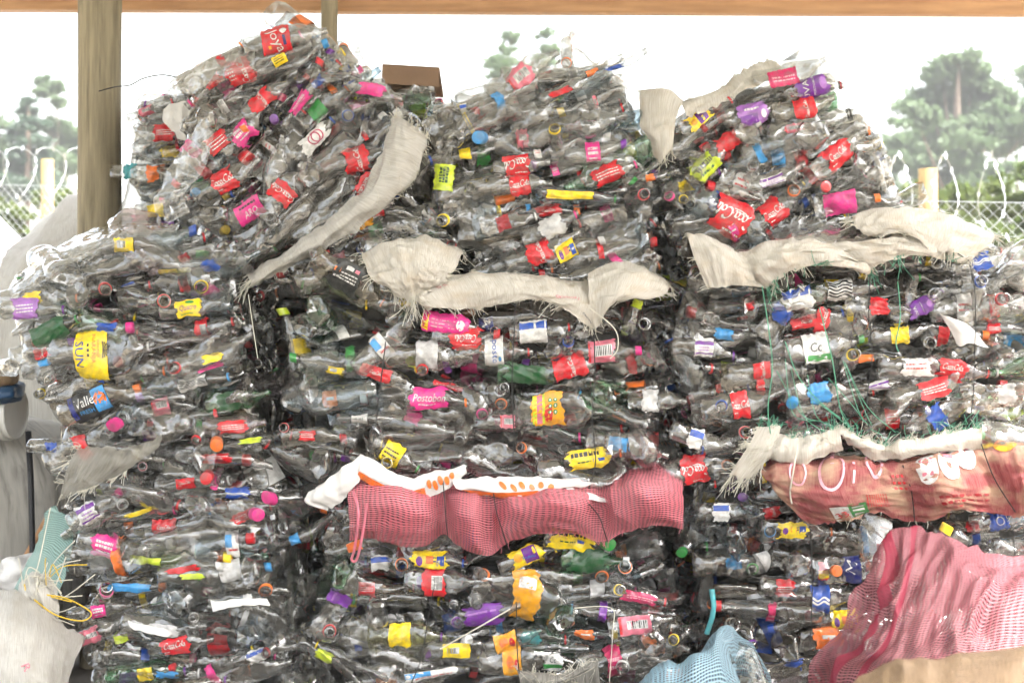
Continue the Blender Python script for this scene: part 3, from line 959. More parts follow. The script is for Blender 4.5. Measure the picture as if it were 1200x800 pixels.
        for i in range(n):
            a, b = np.array(s.poly[i]), np.array(s.poly[(i + 1) % n])
            e = np.linalg.norm(b - a)
            k = int(e * s.depth / wall + r.random())
            d = (b - a) / e
            nrm = np.array([-d[1], d[0]])
            if (s.c - a) @ nrm < 0: nrm = -nrm
            for _ in range(k):
                t = r.random(); q = a + (b - a) * t + nrm * r.uniform(.015, .05)
                y = s.Y + .09 + r.random() * (s.depth - .13)
                pr = pick()
                if r.random() < .5 and y < s.Y + s.depth - .12 and y > s.Y + .14:
                    M = frame(r.uniform(0, 6), r.uniform(0, .3), r.uniform(0, 6), (q[0], y, q[1]), 1, r.choice([1, -1]))
                else:
                    M = frame(math.atan2(d[1], d[0]) + r.gauss(0, .2), r.gauss(0, .3), r.uniform(0, 6), (q[0], y, q[1]), r.uniform(.85, 1.05))
                one(M, pr, 11, 12, .3)
        for w in s.grid(max(12, n_back // 3)):
            pr = pick()
            w = s.keep_in(w, s.ang, pr.L * .5)
            one(frame(s.ang + r.gauss(0, .2), 0, r.uniform(0, 6), (w[0], s.Y + s.depth - .05, w[1]), 1), pr, 10, 12, .3)
        o = add('crushed_bottles', g.mesh('crushed_bottles', mats, sharp=45))
        s.put(o)
        tag(o, kind='stuff')
        # core for the packed inside, depth shade put into its colour
        pts = []
        for i in range(n):
            a, b = np.array(s.poly[i]), np.array(s.poly[(i + 1) % n])
            m = max(1, int(np.linalg.norm(b - a) / .05))
            pts += [a + (b - a) * k / m for k in range(m)]
        pts = np.array(pts)
        dv = s.c - pts
        ln = np.linalg.norm(dv, axis=1)[:, None]
        pts = pts + dv / ln * np.minimum(.085, ln * .3)
        m = len(pts)
        V, F = [], []
        ks = [.001, .25, .45, .65, .82, .93, 1]
        y0, y1 = s.Y + .15, s.Y + s.depth - .09
        rings = [(k, y0) for k in ks] + [(1, y0 + (y1 - y0) * t) for t in (.2, .4, .6, .8)] + [(k, y1) for k in reversed(ks)]
        for k, y in rings:
            q = s.c + (pts - s.c) * k
            V.append(np.stack([q[:, 0], np.full(m, y), q[:, 1]], 1))
        for i in range(len(rings) - 1):
            for j in range(m):
                F.append((i * m + j, i * m + (j + 1) % m, (i + 1) * m + (j + 1) % m, (i + 1) * m + j))
        V = np.concatenate(V)
        for ax in range(3):
            V[:, ax] += .018 * sins(V, s.seed + ax, 26)
        o = add('shaded_packed_core', mk('shaded_packed_core', V, F, [M_CORE], smooth=False))
        s.put(o)
        tag(o, kind='stuff')

    def wire(s, pts, r=.0016, mat=None, name='binding_wire'):
        g = G(); g.tube(smoothline(pts, 8), r, 5)
        return s.put(add(name, g.mesh(name, [mat or M_WIRE])))


def smoothline(pts, k=6):
    p = np.asarray(pts, float)
    n = len(p)
    if n < 3: return np.array([p[0] + (p[-1] - p[0]) * t for t in np.linspace(0, 1, k)])
    out = []
    for i in range(n - 1):
        p0, p1, p2, p3 = p[max(i - 1, 0)], p[i], p[i + 1], p[min(i + 2, n - 1)]
        for t in np.linspace(0, 1, k, endpoint=False):
            out.append(.5 * (2 * p1 + (p2 - p0) * t + (2 * p0 - 5 * p1 + 4 * p2 - p3) * t * t + (3 * p1 - p0 - 3 * p2 + p3) * t ** 3))
    out.append(p[-1])
    return np.array(out)


# ------------------------------------------------------------------ cloth
class Sheet:
    """a cloth through a grid of points: rows x cols of (px, py, Y); wrinkled"""
    def __init__(s, ctrl, seed=0, amp=.006, freq=16, aniso=(1, 1), nu=None, nv=None, fine=.0022, res=.0065, fold=.008, crump=.006):
        c = np.array([[P(*q) for q in row] for row in ctrl])
        lenU = np.linalg.norm(np.diff(c, axis=1), axis=2).sum(1).max()
        lenV = np.linalg.norm(np.diff(c, axis=0), axis=2).sum(0).max()
        nu = nu or int(np.clip(lenU / res, 12, 190)); nv = nv or int(np.clip(lenV / res, 8, 140))
        s.lu, s.lv = lenU, lenV
        def rs(a, n):
            l = np.array([smoothline(r_, 24) for r_ in a])
            m = l.shape[1]
            t = np.linspace(0, m - 1, n)
            i = np.clip(t.astype(int), 0, m - 2); f = (t - i)[None, :, None]
            return l[:, i] * (1 - f) + l[:, i + 1] * f
        a = rs(c, nu)                            # rows x nu
        a = rs(a.transpose(1, 0, 2), nv)         # nu x nv
        s.nu, s.nv = nu, nv
        U, V = np.meshgrid(np.linspace(0, 1, nu), np.linspace(0, 1, nv), indexing='ij')
        s.U, s.V = U, V
        n = s.normals(a)
        q = np.stack([U.ravel() * lenU * aniso[0], V.ravel() * lenV * aniso[1]], 1)
        ridged = 1 - 2 * np.abs(sins(q, seed, freq))
        d = amp * .65 * sins(q, seed + 1, freq * .5) + amp * ridged * .6 + fine * sins(q, seed + 2, freq * 4)
        qf = np.stack([U.ravel() * lenU * 90 + 5 * sins(q, seed + 5, 9), V.ravel() * lenV * 9], 1)
        d += fold * (1 - 2 * np.abs(sins(qf, seed + 6, .55))) * (.5 + .5 * sins(q, seed + 7, 10))
        qc = q + .02 * np.stack([sins(q, seed + 8, 30), sins(q, seed + 9, 30)], 1)
        d += crump * (1 - 2 * np.abs(sins(qc, seed + 10, 45, 4))) * (.55 + .45 * sins(q, seed + 11, 14))
        a = a + n * d.reshape(nu, nv)[..., None]
        s.a = a
        s.n = s.normals(a)

    def normals(s, a):
        n = np.cross(np.gradient(a, axis=0), np.gradient(a, axis=1))
        n /= np.linalg.norm(n, axis=2)[..., None] + 1e-9
        if n[..., 1].mean() > 0: n = -n
        return n

    def at(s, u, v, off=0):
        x = np.clip(np.asarray(u, float), 0, 1) * (s.nu - 1); y = np.clip(np.asarray(v, float), 0, 1) * (s.nv - 1)
        i = np.clip(x.astype(int), 0, s.nu - 2); j = np.clip(y.astype(int), 0, s.nv - 2)
        f, g = (x - i)[..., None], (y - j)[..., None]
        def bl(t): return t[i, j] * (1 - f) * (1 - g) + t[i + 1, j] * f * (1 - g) + t[i, j + 1] * (1 - f) * g + t[i + 1, j + 1] * f * g
        return bl(s.a) + bl(s.n) * np.asarray(off)[..., None]

    def build(s, name, mat, marks=(), fringe=(), jag=0.0, seed=0, thread=None, thick=.0012, fr=.0009, hairs=0, hairmat=None):
        r = random.Random(seed)
        g = G()
        nu, nv = s.nu, s.nv
        a = s.a.copy()
        if jag:
            for j, sg in ((nv - 1, 1), (0, -1)):
                k = np.array([r.gauss(0, 1) for _ in range(nu)])
                k = np.convolve(k, [.25, .5, .25], 'same') * jag + jag * 2.0 * sins(np.linspace(0, s.lu, nu)[:, None], seed + j, 45)
                t = (a[:, j] - a[:, j - sg]); t /= np.linalg.norm(t, axis=1)[:, None] + 1e-9
                a[:, j] += t * k[:, None]
        V = a.reshape(-1, 3)
        uv = np.stack([(s.U * s.lu).ravel(), (s.V * s.lv).ravel()], 1)
        F = [(i * nv + j, i * nv + j + 1, (i + 1) * nv + j + 1, (i + 1) * nv + j) for i in range(nu - 1) for j in range(nv - 1)]
        g.put(V, F, 0, uv)
        mats = [mat]
        def mi(m):
            if m not in mats: mats.append(m)
            return mats.index(m)
        for it in marks:
            kind = it[0]
            if kind in ('rect', 'oval', 'ring'):
                V2, F2 = poly2d(kind, it[1]); m = labmat(it[2]); off = .0025 if len(it) < 4 else it[3]
            else:
                _, sss, cu, cv, hh, col, rot, sh = it
                v, F2 = text2d(sss, sh)
                ra = math.radians(rot); v = v * hh
                v = np.stack([v[:, 0] * math.cos(ra) - v[:, 1] * math.sin(ra), v[:, 0] * math.sin(ra) + v[:, 1] * math.cos(ra)], 1)
                V2 = np.stack([cu + v[:, 0] / s.lu, cv - v[:, 1] / s.lv], 1); m = labmat(col); off = .0042
            g.put(s.at(V2[:, 0], V2[:, 1], off), F2, mi(m))
        for (edge, n, ln, dirn, mt) in fringe:
            k = mi(mt)
            cen = [r.random() for _ in range(max(3, n // 9))]
            for _ in range(n):
                t = r.random() if r.random() < .3 else min(1, max(0, r.choice(cen) + r.gauss(0, .02)))
                if edge == 'v1': u, v, du, dv = t, 1, 0, -.06
                elif edge == 'v0': u, v, du, dv = t, 0, 0, .06
                elif edge == 'u0': u, v, du, dv = 0, t, .05, 0
                else: u, v, du, dv = 1, t, -.05, 0
                p = s.at(np.array([u]), np.array([v]), .001)[0]
                q = s.at(np.array([u + du]), np.array([v + dv]), .001)[0]
                o = p - q; o /= np.linalg.norm(o) + 1e-9
                l = ln * r.uniform(.25, 1.0) ** 1.3
                o = o * .9 + np.array([r.gauss(0, .4), r.gauss(0, .3) - .12, r.gauss(0, .3)]) + np.array(dirn)
                o /= np.linalg.norm(o)
                c = np.array([r.gauss(0, .35), r.gauss(0, .25) - .1, r.gauss(0, .3) - .25]) * l
                g.tube([p - o * .004, p + o * l * .35 + c * .12, p + o * l * .7 + c * .45, p + o * l + c], fr, 3, k)
        if hairs:
            k = mi(hairmat or M_THREAD)
            for _ in range(hairs):
                u, v = r.random(), r.random() ** .6
                a_ = r.choice([r.gauss(1.57, .3), r.uniform(0, 6.3)]); l = r.uniform(.015, .06)
                t = np.linspace(0, 1, 6)
                uu = u + np.cos(a_ + .8 * t * r.gauss(0, 1)) * l * t / s.lu; vv = v + np.sin(a_ + .8 * t * r.gauss(0, 1)) * l * t / s.lv
                ok = (uu > 0) & (uu < 1) & (vv > 0) & (vv < 1)
                if ok.all(): g.tube(s.at(uu, vv, .003 + .006 * t * r.random()), .0006, 3, k)
        me = g.mesh(name, mats, uv=True)
        return add(name, me)


def lump(name, c, rad, mat, seed, flat=.0, amp=.05, freq=7, n=(56, 36), expo=.75):
    """a full, creased sack: superellipsoid resting on its base"""
    th = np.linspace(0, 2 * PI, n[0], endpoint=False); ph = np.linspace(-PI / 2, PI / 2, n[1])
    T, Ph = np.meshgrid(th, ph, indexing='ij')
    f = lambda v: np.sign(v) * np.abs(v) ** expo
    d = np.stack([f(np.cos(Ph)) * f(np.cos(T)), f(np.cos(Ph)) * f(np.sin(T)), f(np.sin(Ph))], -1).reshape(-1, 3)
    k = 1 + amp * (sins(d, seed, freq * .35) + .6 * (1 - 2 * np.abs(sins(d, seed + 1, freq * .5)))) + amp * .15 * sins(d, seed + 2, freq * 3)
    V = np.array(c) + d * k[:, None] * np.array(rad)
    V[:, 2] = np.maximum(V[:, 2], 0.006)
    a, b = n
    F = [(i * b + j, ((i + 1) % a) * b + j, ((i + 1) % a) * b + j + 1, i * b + j + 1) for i in range(a) for j in range(b - 1)]
    uv = np.stack([(T / (2 * PI)).ravel() * 2 * PI * rad[0], (Ph / PI).ravel() * 2.5 * rad[2]], 1)
    return mk(name, V, F, [mat], uv=uv)


# ================================================================== SETTING
def prop_ground():
    m, nt, out = newmat('dry_grass_ground')
    L = nt.links.new
    tc = node(nt, 'ShaderNodeTexCoord')
    n = node(nt, 'ShaderNodeTexNoise', Scale=1.2, Detail=8.0, Roughness=0.7)
    L(tc.outputs['Object'], n.inputs['Vector'])
    r = ramp(nt, [(.35, lin(108, 104, 84)), (.5, lin(134, 126, 108)), (.7, lin(150, 138, 120))])
    L(n.outputs['Fac'], r.inputs[0])
    p = node(nt, 'ShaderNodeBsdfPrincipled', Roughness=.9)
    L(r.outputs[0], p.inputs['Base Color']); L(p.outputs[0], out.inputs['Surface'])
    return m


g = G(); k = 40
xs = np.concatenate([np.linspace(-150, -20, 10), np.linspace(-18, 18, 37), np.linspace(20, 150, 10)])
ys = np.concatenate([np.linspace(-60, -6, 5), np.linspace(-5, 30, 36), np.linspace(40, 200, 14)])
X, Yg = np.meshgrid(xs, ys, indexing='ij')
Z = -.02 + np.clip((Yg - 3) / 40, 0, 1) * .9 + .05 * np.sin(X * 1.3 + Yg) * np.clip((Yg - 4) / 4, 0, 1)
V = np.stack([X, Yg, Z], -1).reshape(-1, 3); b = len(ys)
g.put(V, [(i * b + j, (i + 1) * b + j, (i + 1) * b + j + 1, i * b + j + 1) for i in range(len(xs) - 1) for j in range(b - 1)])
tag(add('ground', g.mesh('ground', [prop_ground()])), kind='structure')

M_CONC = plain('concrete', lin(120, 112, 102), .85, .35, scale=3, bump=.3)
g = G()
g.put([(-3.2, -6, .0), (3.2, -6, .0), (3.2, 2, .0), (-3.2, 2, .0), (-3.2, -6, -.15), (3.2, -6, -.15), (3.2, 2, -.15), (-3.2, 2, -.15)], [(0, 1, 2, 3), (0, 4, 5, 1), (1, 5, 6, 2), (2, 6, 7, 3), (3, 7, 4, 0)])
tag(add('floor', g.mesh('floor', [M_CONC], smooth=False)), kind='structure')

# --- shed: round posts, eave beams, corrugated roof (unseen, its reach set for the light)
M_POST = plain('weathered_post', lin(158, 147, 122), .8, .4, scale=5, bump=.6, col2=lin(116, 107, 86), stretch=(9, 9, .7))
M_BEAM = plain('orange_pine', lin(196, 152, 110), .6, .3, scale=4, bump=.4, col2=lin(164, 120, 84), stretch=(.8, 8, 8))
M_ROOF = plain('unseen_roof_sheet', lin(225, 228, 222), .45, .15, scale=3, trans=.03)  # unseen roof; slight translucency added for soft light from above


def post(name, x, y, r, z0, z1, mat, label, cat='post', group=None, seed=0):
    g = G()
    zs = np.linspace(z0, z1, 26)
    rr = random.Random(seed)
    pts = [(x + .004 * math.sin(z * 2 + seed), y, z) for z in zs]
    g.tube(pts, [r * (1 + .02 * math.sin(z * 5 + seed)) for z in zs], 20, cap=True)
    o = add(name, g.mesh(name, [mat], sharp=50))
    return tag(o, label, cat, group)


nt = M_POST.node_tree
bsdf = [n for n in nt.nodes if n.bl_idname == 'ShaderNodeBsdfPrincipled'][0]
tcp = node(nt, 'ShaderNodeTexCoord')
mpp = node(nt, 'ShaderNodeMapping'); mpp.inputs['Scale'].default_value = (26, 26, 1.1)
nt.links.new(tcp.outputs['Object'], mpp.inputs['Vector'])
nz = node(nt, 'ShaderNodeTexNoise', Scale=1.0, Detail=4.0, Roughness=.7); nt.links.new(mpp.outputs[0], nz.inputs['Vector'])
rpp = ramp(nt, [(.30, (.18, .17, .15)), (.42, (1, 1, 1))]); nt.links.new(nz.outputs['Fac'], rpp.inputs[0])
vk = node(nt, 'ShaderNodeTexVoronoi', Scale=1.0); mpk = node(nt, 'ShaderNodeMapping'); mpk.inputs['Scale'].default_value = (7, 7, 2.6)
nt.links.new(tcp.outputs['Object'], mpk.inputs['Vector']); nt.links.new(mpk.outputs[0], vk.inputs['Vector'])
rpk = ramp(nt, [(.05, (.25, .22, .18)), (.16, (1, 1, 1))]); nt.links.new(vk.outputs['Distance'], rpk.inputs[0])
old = bsdf.inputs['Base Color'].links[0].from_socket
m1 = node(nt, 'ShaderNodeMixRGB', blend_type='MULTIPLY', Fac=.8); nt.links.new(old, m1.inputs['Color1']); nt.links.new(rpp.outputs[0], m1.inputs['Color2'])
m2 = node(nt, 'ShaderNodeMixRGB', blend_type='MULTIPLY', Fac=.6); nt.links.new(m1.outputs[0], m2.inputs['Color1']); nt.links.new(rpk.outputs[0], m2.inputs['Color2'])
nt.links.new(m2.outputs[0], bsdf.inputs['Base Color'])
pL = P(118, 0, .98)
post('wooden_post', pL[0], .98, 25 / S(.98), -.02, 2.7, M_POST, 'thick round weathered wooden post rising behind the left bales', seed=1)
pM = P(385.5, 0, 1.34)
post('wooden_post', pM[0], 1.34, 9.7 / S(1.34), -.02, 2.66, M_POST, 'thin round post showing only just under the eave beam, above the tilted bale', seed=2)


def box(g, x0, x1, y0, y1, z0a, z1a, z0b=None, z1b=None, m=0, n=1):
    z0b = z0a if z0b is None else z0b; z1b = z1a if z1b is None else z1b
    V = [(x0, y0, z0a), (x1, y0, z0b), (x1, y1, z0b), (x0, y1, z0a), (x0, y0, z1a), (x1, y0, z1b), (x1, y1, z1b), (x0, y1, z1a)]
    g.put(V, [(0, 3, 2, 1), (4, 5, 6, 7), (0, 1, 5, 4), (1, 2, 6, 5), (2, 3, 7, 6), (3, 0, 4, 7)], m)


def bevel(o, w=.004):
    md = o.modifiers.new('edge', 'BEVEL'); md.width = w; md.segments = 2
    return o


Yb = 1.42
zl = lambda py: P(0, py, Yb)[2]
g = G(); box(g, -3.4, P(388, 0, Yb)[0], Yb, Yb + .06, zl(10.5), zl(10.5) + .14, zl(12), zl(12) + .14)
bevel(tag(add('eave_beam', g.mesh('eave_beam', [M_BEAM], smooth=False)), 'orange pine eave beam left of the thin post', 'beam'))
g = G(); box(g, P(388, 0, Yb)[0] + .004, 2.8, Yb - .01, Yb + .05, zl(14), zl(14) + .14, zl(18.5), zl(18.5) + .14)
bevel(tag(add('eave_beam', g.mesh('eave_beam', [M_BEAM], smooth=False)), 'long orange pine eave beam right of the thin post', 'beam'))

g = G()
RX0, RX1, RY0, RY1, RZ0, RZ1 = -3.6, 2.8, -5.0, 1.75, 4.0, 2.62  # forward reach shaped to narrow the sky opening in front of the bales
nx = 260
xs = np.linspace(RX0, RX1, nx); zc = .012 * np.sin(xs * 2 * PI / .076)
V = np.concatenate([np.stack([xs, np.full(nx, y), z + zc], 1) for y, z in ((RY0, RZ0), (RY1, RZ1))])
g.put(V, [(i, i + 1, nx + i + 1, nx + i) for i in range(nx - 1)])
tag(add('roof', g.mesh('roof', [M_ROOF])), 'unseen corrugated roof sheet stretched forward to limit the sky light, sloping down to the eave beams', 'roof')
for i, (x, y, zz) in enumerate(((-3.3, RY0 + .1, 3.95), (2.7, RY0 + .1, 3.95), (2.7, 1.34, 2.66))):
    post('wooden_post', x, y, .06, -.02, zz, M_POST, ['wooden roof post standing left of the camera', 'wooden roof post standing right of the camera', 'wooden roof post right of the eave beam'][i], seed=5 + i)

# --- fence with wooden posts, chain link and razor coil
M_FPOST = plain('pale_fence_post', lin(186, 160, 112), .75, .3, scale=5, bump=.5, stretch=(6, 6, 1))
M_GALV = plain('galvanised_wire', lin(190, 195, 195), .35, .2, metal=.7)
FA, FB = P(55, 0, 7.5), P(1088, 0, 5.3)
FA2, FB2 = np.array([FA[0], 7.5]), np.array([FB[0], 5.3])
zA, zB = P(0, 187, 7.5)[2], P(0, 198, 5.3)[2]
fpts = []
dirf = (FB2 - FA2) / 3
tops = {}
for i in range(-2, 6):
    q = FA2 + dirf * i
    zt = zA + (zB - zA) * i / 3
    fpts.append((q, zt))
lbl = {-2: None, -1: None, 0: 'round fence post with pale top left of the thick shed post', 1: None, 2: None, 3: 'round pale fence post rising behind the right middle bale', 4: None}
names = ['far left fence post beyond the white sacks', 'second fence post from the left end of the wire fence', lbl[0], 'fence post hidden behind the tilted bale', 'fence post hidden behind the upper centre bale', lbl[3], 'fence post beyond the right edge of the bales', 'last fence post at the right end of the wire fence']
for (q, zt), nm, i in zip(fpts, names, range(8)):
    rad = .5 * (14.5 / S(7.5) if i <= 3 else 22.5 / S(5.3))
    post('fence_post', q[0], q[1], rad, -.05, zt, M_FPOST, nm, group='round wooden fence posts', seed=20 + i)
for i in range(7):
    (a, za), (b_, zb) = fpts[i], fpts[i + 1]
    ln = np.linalg.norm(b_ - a); g = G()
    H = 1.72
    off = np.array([0, -.09])
    def pt(u, v):
        q = a + (b_ - a) * (u / ln) + off
        return (q[0], q[1], (za - .22) + (zb - za) * u / ln - H + v)
    st = .075
    n = int((ln + H) / st)
    for k in range(-int(H / st), int(ln / st) + 1):
        u0 = k * st
        ua, ub = max(0, u0), min(ln, u0 + H)
        if ub > ua:
            g.tube([pt(ua, ua - u0), pt(ub, ub - u0)], .0022, 3)
            g.tube([pt(ua, H - (ua - u0)), pt(ub, H - (ub - u0))], .0022, 3)
    for v in (0.02, H):
        g.tube([pt(0, v), pt(ln, v)], .003, 4)
    tag(add('chain_link_panel', g.mesh('chain_link_panel', [M_GALV])), 'chain link fence panel, %s' % ['at the far left end', 'left of the left fence post', 'between the left post and the back bales', 'behind the upper centre bale', 'behind the upper right bale', 'right of the pale right fence post', 'at the far right end'][i], 'fence', 'chain link fence panels')
    g = G()
    t = np.linspace(0, 1, int(ln / .26) * 26 + 2)
    ang = t * int(ln / .26) * 2 * PI
    rc = .26
    q = a[None, :] + (b_ - a)[None, :] * t[:, None] + off[None, :]
    pts = np.stack([q[:, 0] + .16 * np.cos(ang), q[:, 1] - .02 + .12 * np.sin(2 * ang), za + (zb - za) * t - .18 + rc * np.sin(ang)], 1)
    g.tube(pts, .003, 4)
    for k in range(0, len(pts) - 1, 3):
        d = np.array([.0, random.uniform(-.03, .03), .03]); c = pts[k]
        g.put([c - d, c + np.array([.012, 0, 0]), c + d, c - np.array([.012, 0, 0])], [(0, 1, 2, 3)])
    tag(add('razor_wire', g.mesh('razor_wire', [M_GALV])), 'looped razor wire coil on the fence top, %s' % ['at the far left end', 'left of the left fence post', 'between the left post and the back bales', 'behind the upper centre bale', 'behind the upper right bale', 'right of the pale right fence post', 'at the far right end'][i], 'razor wire', 'razor wire coils')


# --- trees and bushes beyond the fence
def leafmat(name, a, b):
    m, nt, out = newmat(name)
    L = nt.links.new
    tc = node(nt, 'ShaderNodeTexCoord')
    n = node(nt, 'ShaderNodeTexNoise', Scale=.9, Detail=4.0); L(tc.outputs['Object'], n.inputs['Vector'])
    r = ramp(nt, [(.35, a), (.65, b)]); L(n.outputs['Fac'], r.inputs[0])
    p = node(nt, 'ShaderNodeBsdfPrincipled', Roughness=.55); L(r.outputs[0], p.inputs['Base Color'])
    t = node(nt, 'ShaderNodeBsdfTranslucent'); L(r.outputs[0], t.inputs['Color'])
    mx = node(nt, 'ShaderNodeMixShader'); mx.inputs[0].default_value = .5
    L(p.outputs[0], mx.inputs[1]); L(t.outputs[0], mx.inputs[2]); L(mx.outputs[0], out.inputs['Surface'])
    return m


M_EUC = leafmat('eucalyptus_leaves', (.085, .135, .06, 1), (.125, .175, .09, 1))
M_CON = leafmat('conifer_needles', (.05, .09, .055, 1), (.08, .12, .08, 1))
M_BUSH = leafmat('bush_leaves', (.07, .11, .03, 1), (.13, .16, .04, 1))
M_BARK = plain('bark', (.16, .12, .09, 1), .9, .4)


def leaves(g, clumps, n, size, r):
    """small leaf-sized faces in ragged sprays: every clump is broken into many small tufts"""
    C0, R0 = [], []
    for c, rad in clumps:
        for _ in range(16):
            d = r.normal(size=3); d /= np.linalg.norm(d)
            C0.append(np.array(c) + d * rad * r.uniform(.3, 1.25) * np.array([1.15, 1, .7])); R0.append(rad * r.uniform(.16, .5))
    C0, R0 = np.array(C0), np.array(R0)
    w = R0 ** 1.6; w = w / w.sum()
    ids = r.choice(len(C0), n, p=w)
    d = r.normal(size=(n, 3)) * .55
    c = C0[ids] + d * R0[ids][:, None] * np.array([1.25, 1.1, .6])
    a = r.normal(size=(n, 3)); a /= np.linalg.norm(a, axis=1)[:, None]
    b = np.cross(a, r.normal(size=(n, 3))); b /= np.linalg.norm(b, axis=1)[:, None]
    s_ = size * r.uniform(.5, 1.4, n)[:, None]
    V = np.stack([c - a * s_, c + b * s_ * .4, c + a * s_, c - b * s_ * .4], 1).reshape(-1, 3)
    g.put(V, [(4 * i, 4 * i + 1, 4 * i + 2, 4 * i + 3) for i in range(n)])


def tree(name, base, clumps, label, mat, n, size, seed, trunk_r=.2, cat='tree', group=None):
    """clumps in world coordinates; trunk and limbs run from the base to the clumps"""
    r = np.random.default_rng(seed)
    base = np.array(base, float)
    root = empty(name, base, label, cat, group)
    top = max(c[0][2] for c in clumps)
    cc = np.mean([c[0] for c in clumps], axis=0)
    g = G()
    axis = [base, base + (cc - base) * .35 + r.normal(0, .1, 3), base * .3 + cc * .7, np.array([cc[0], cc[1], top])]
    ax = smoothline(axis, 6)
    g.tube(ax - base, np.linspace(trunk_r, trunk_r * .2, len(ax)), 8)
    for c, rad in clumps:
        k = int(np.clip((c[2] - base[2]) / (top - base[2] + .01) * len(ax) * .75, 1, len(ax) - 1))
        s0 = ax[k]
        g.tube(smoothline([s0 - base, (s0 + c) / 2 - base + r.normal(0, .15, 3) * rad, c - base], 4), np.linspace(trunk_r * .3, trunk_r * .05, 9), 5)
    add('trunk', g.mesh('trunk', [M_BARK]), root)
    g = G(); leaves(g, [(c - base, rad) for c, rad in clumps], n, size, r)
    add('crown', g.mesh('crown', [mat], smooth=False), root)
    return root


def cl(px, py, Y, rpx):
    return (P(px, py, Y), rpx / S(Y))


YT = 42
r_ = random.Random(5)
cw = lambda L_, Y: [cl(x, y, Y + r_.uniform(-2, 2), rr) for x, y, rr in L_]
tree('eucalyptus_tree', (P(1120, 400, YT)[0], YT, .8), cw([(1125, 75, 20), (1105, 92, 22), (1140, 95, 24), (1090, 115, 20), (1160, 112, 18), (1120, 125, 26), (1075, 140, 22), (1150, 142, 26), (1185, 130, 18), (1055, 165, 20), (1100, 165, 26), (1140, 178, 26), (1180, 165, 20), (1205, 150, 20), (1065, 195, 24), (1110, 205, 28), (1160, 210, 26), (1050, 225, 22)], YT),
     'tall eucalyptus tree with airy pale crown above the right bales', M_EUC, 30000, .14, 1, .25)
tree('eucalyptus_tree', (P(1250, 400, 48)[0], 48, .8), cw([(1215, 90, 20), (1240, 110, 30), (1270, 140, 36), (1225, 160, 26), (1250, 190, 36), (1300, 180, 40)], 48),
     'second eucalyptus tree partly beyond the right edge', M_EUC, 14000, .16, 2, .25)
tree('eucalyptus_tree', (P(612, 400, 36)[0], 36, .7), cw([(598, 45, 9), (592, 60, 8), (582, 72, 12), (600, 72, 9), (640, 40, 9), (645, 58, 10), (635, 75, 12), (620, 88, 16), (590, 92, 14), (650, 90, 12)], 36),
     'sparse treetop showing above the upper centre bale', M_EUC, 4200, .09, 3, .1)
tree('conifer_tree', (P(30, 400, 38)[0], 38, .8), cw([(33, 118, 6), (31, 132, 9), (35, 146, 12), (28, 160, 15), (38, 175, 18), (24, 192, 21), (44, 205, 22), (30, 222, 26)], 38),
     'dark conifer standing left of the thick shed post', M_CON, 12000, .11, 4, .2)
tree('broadleaf_tree', (P(62, 400, 44)[0], 44, .8), cw([(52, 95, 9), (62, 105, 11), (48, 108, 8), (70, 118, 8), (66, 150, 15), (82, 165, 16), (70, 185, 20), (90, 190, 16), (58, 205, 20)], 44),
     'pale broadleaf tree rising behind the dark conifer', M_EUC, 10000, .12, 5, .15)
tree('broadleaf_tree', (P(-40, 400, 40)[0], 40, .8), cw([(-30, 150, 24), (-8, 175, 22), (0, 200, 22), (-40, 200, 34), (10, 225, 22)], 40),
     'rounded broadleaf tree at the left edge of the view', M_EUC, 7000, .13, 6, .2)
bl = [(20, 262, 16, 12, 'low sunlit bush behind the fence, beside the white sack'), (75, 240, 20, 14, 'sunlit bush behind the fence, next to the thick shed post'), (-25, 255, 26, 13, 'sunlit bush at the left edge of the view'),
      (1130, 240, 26, 14, 'yellow-green bush behind the pale right fence post'), (1185, 225, 30, 12, 'yellow-green bush at the right edge behind the fence'), (1075, 245, 22, 13, 'yellow-green bush beside the upper right bale'), (1215, 265, 30, 11, 'low yellow-green bush at the far right by the fence'),
      (1160, 275, 24, 10, 'low bush in front of the right bushes, close to the fence')]
for i, (px, py, rp, Yd, lb) in enumerate(bl):
    c0 = P(px, py, Yd); rad = rp / S(Yd)
    rr = random.Random(i)
    cs = [(c0 + np.array([rr.gauss(0, rad * .6), rr.gauss(0, .3), rr.gauss(0, rad * .5)]), rad * rr.uniform(.4, .75)) for _ in range(7)]
    zb = max(.0, c0[2] - 2.2)
    cs += [(np.array([c0[0] + rr.gauss(0, rad * .6), Yd, c0[2] - rad * k]), rad * .7) for k in (.9, 1.7, 2.5)]
    tree('bush', (c0[0], Yd, .25), cs, lb, M_BUSH, 3400, .045 * (Yd / 11), 30 + i, .03, 'bush', 'bushes beyond the fence')

# ================================================================== BALES
BL = {}
def bale(key, *a):
    BL[key] = Bale(*a)
    return BL[key]


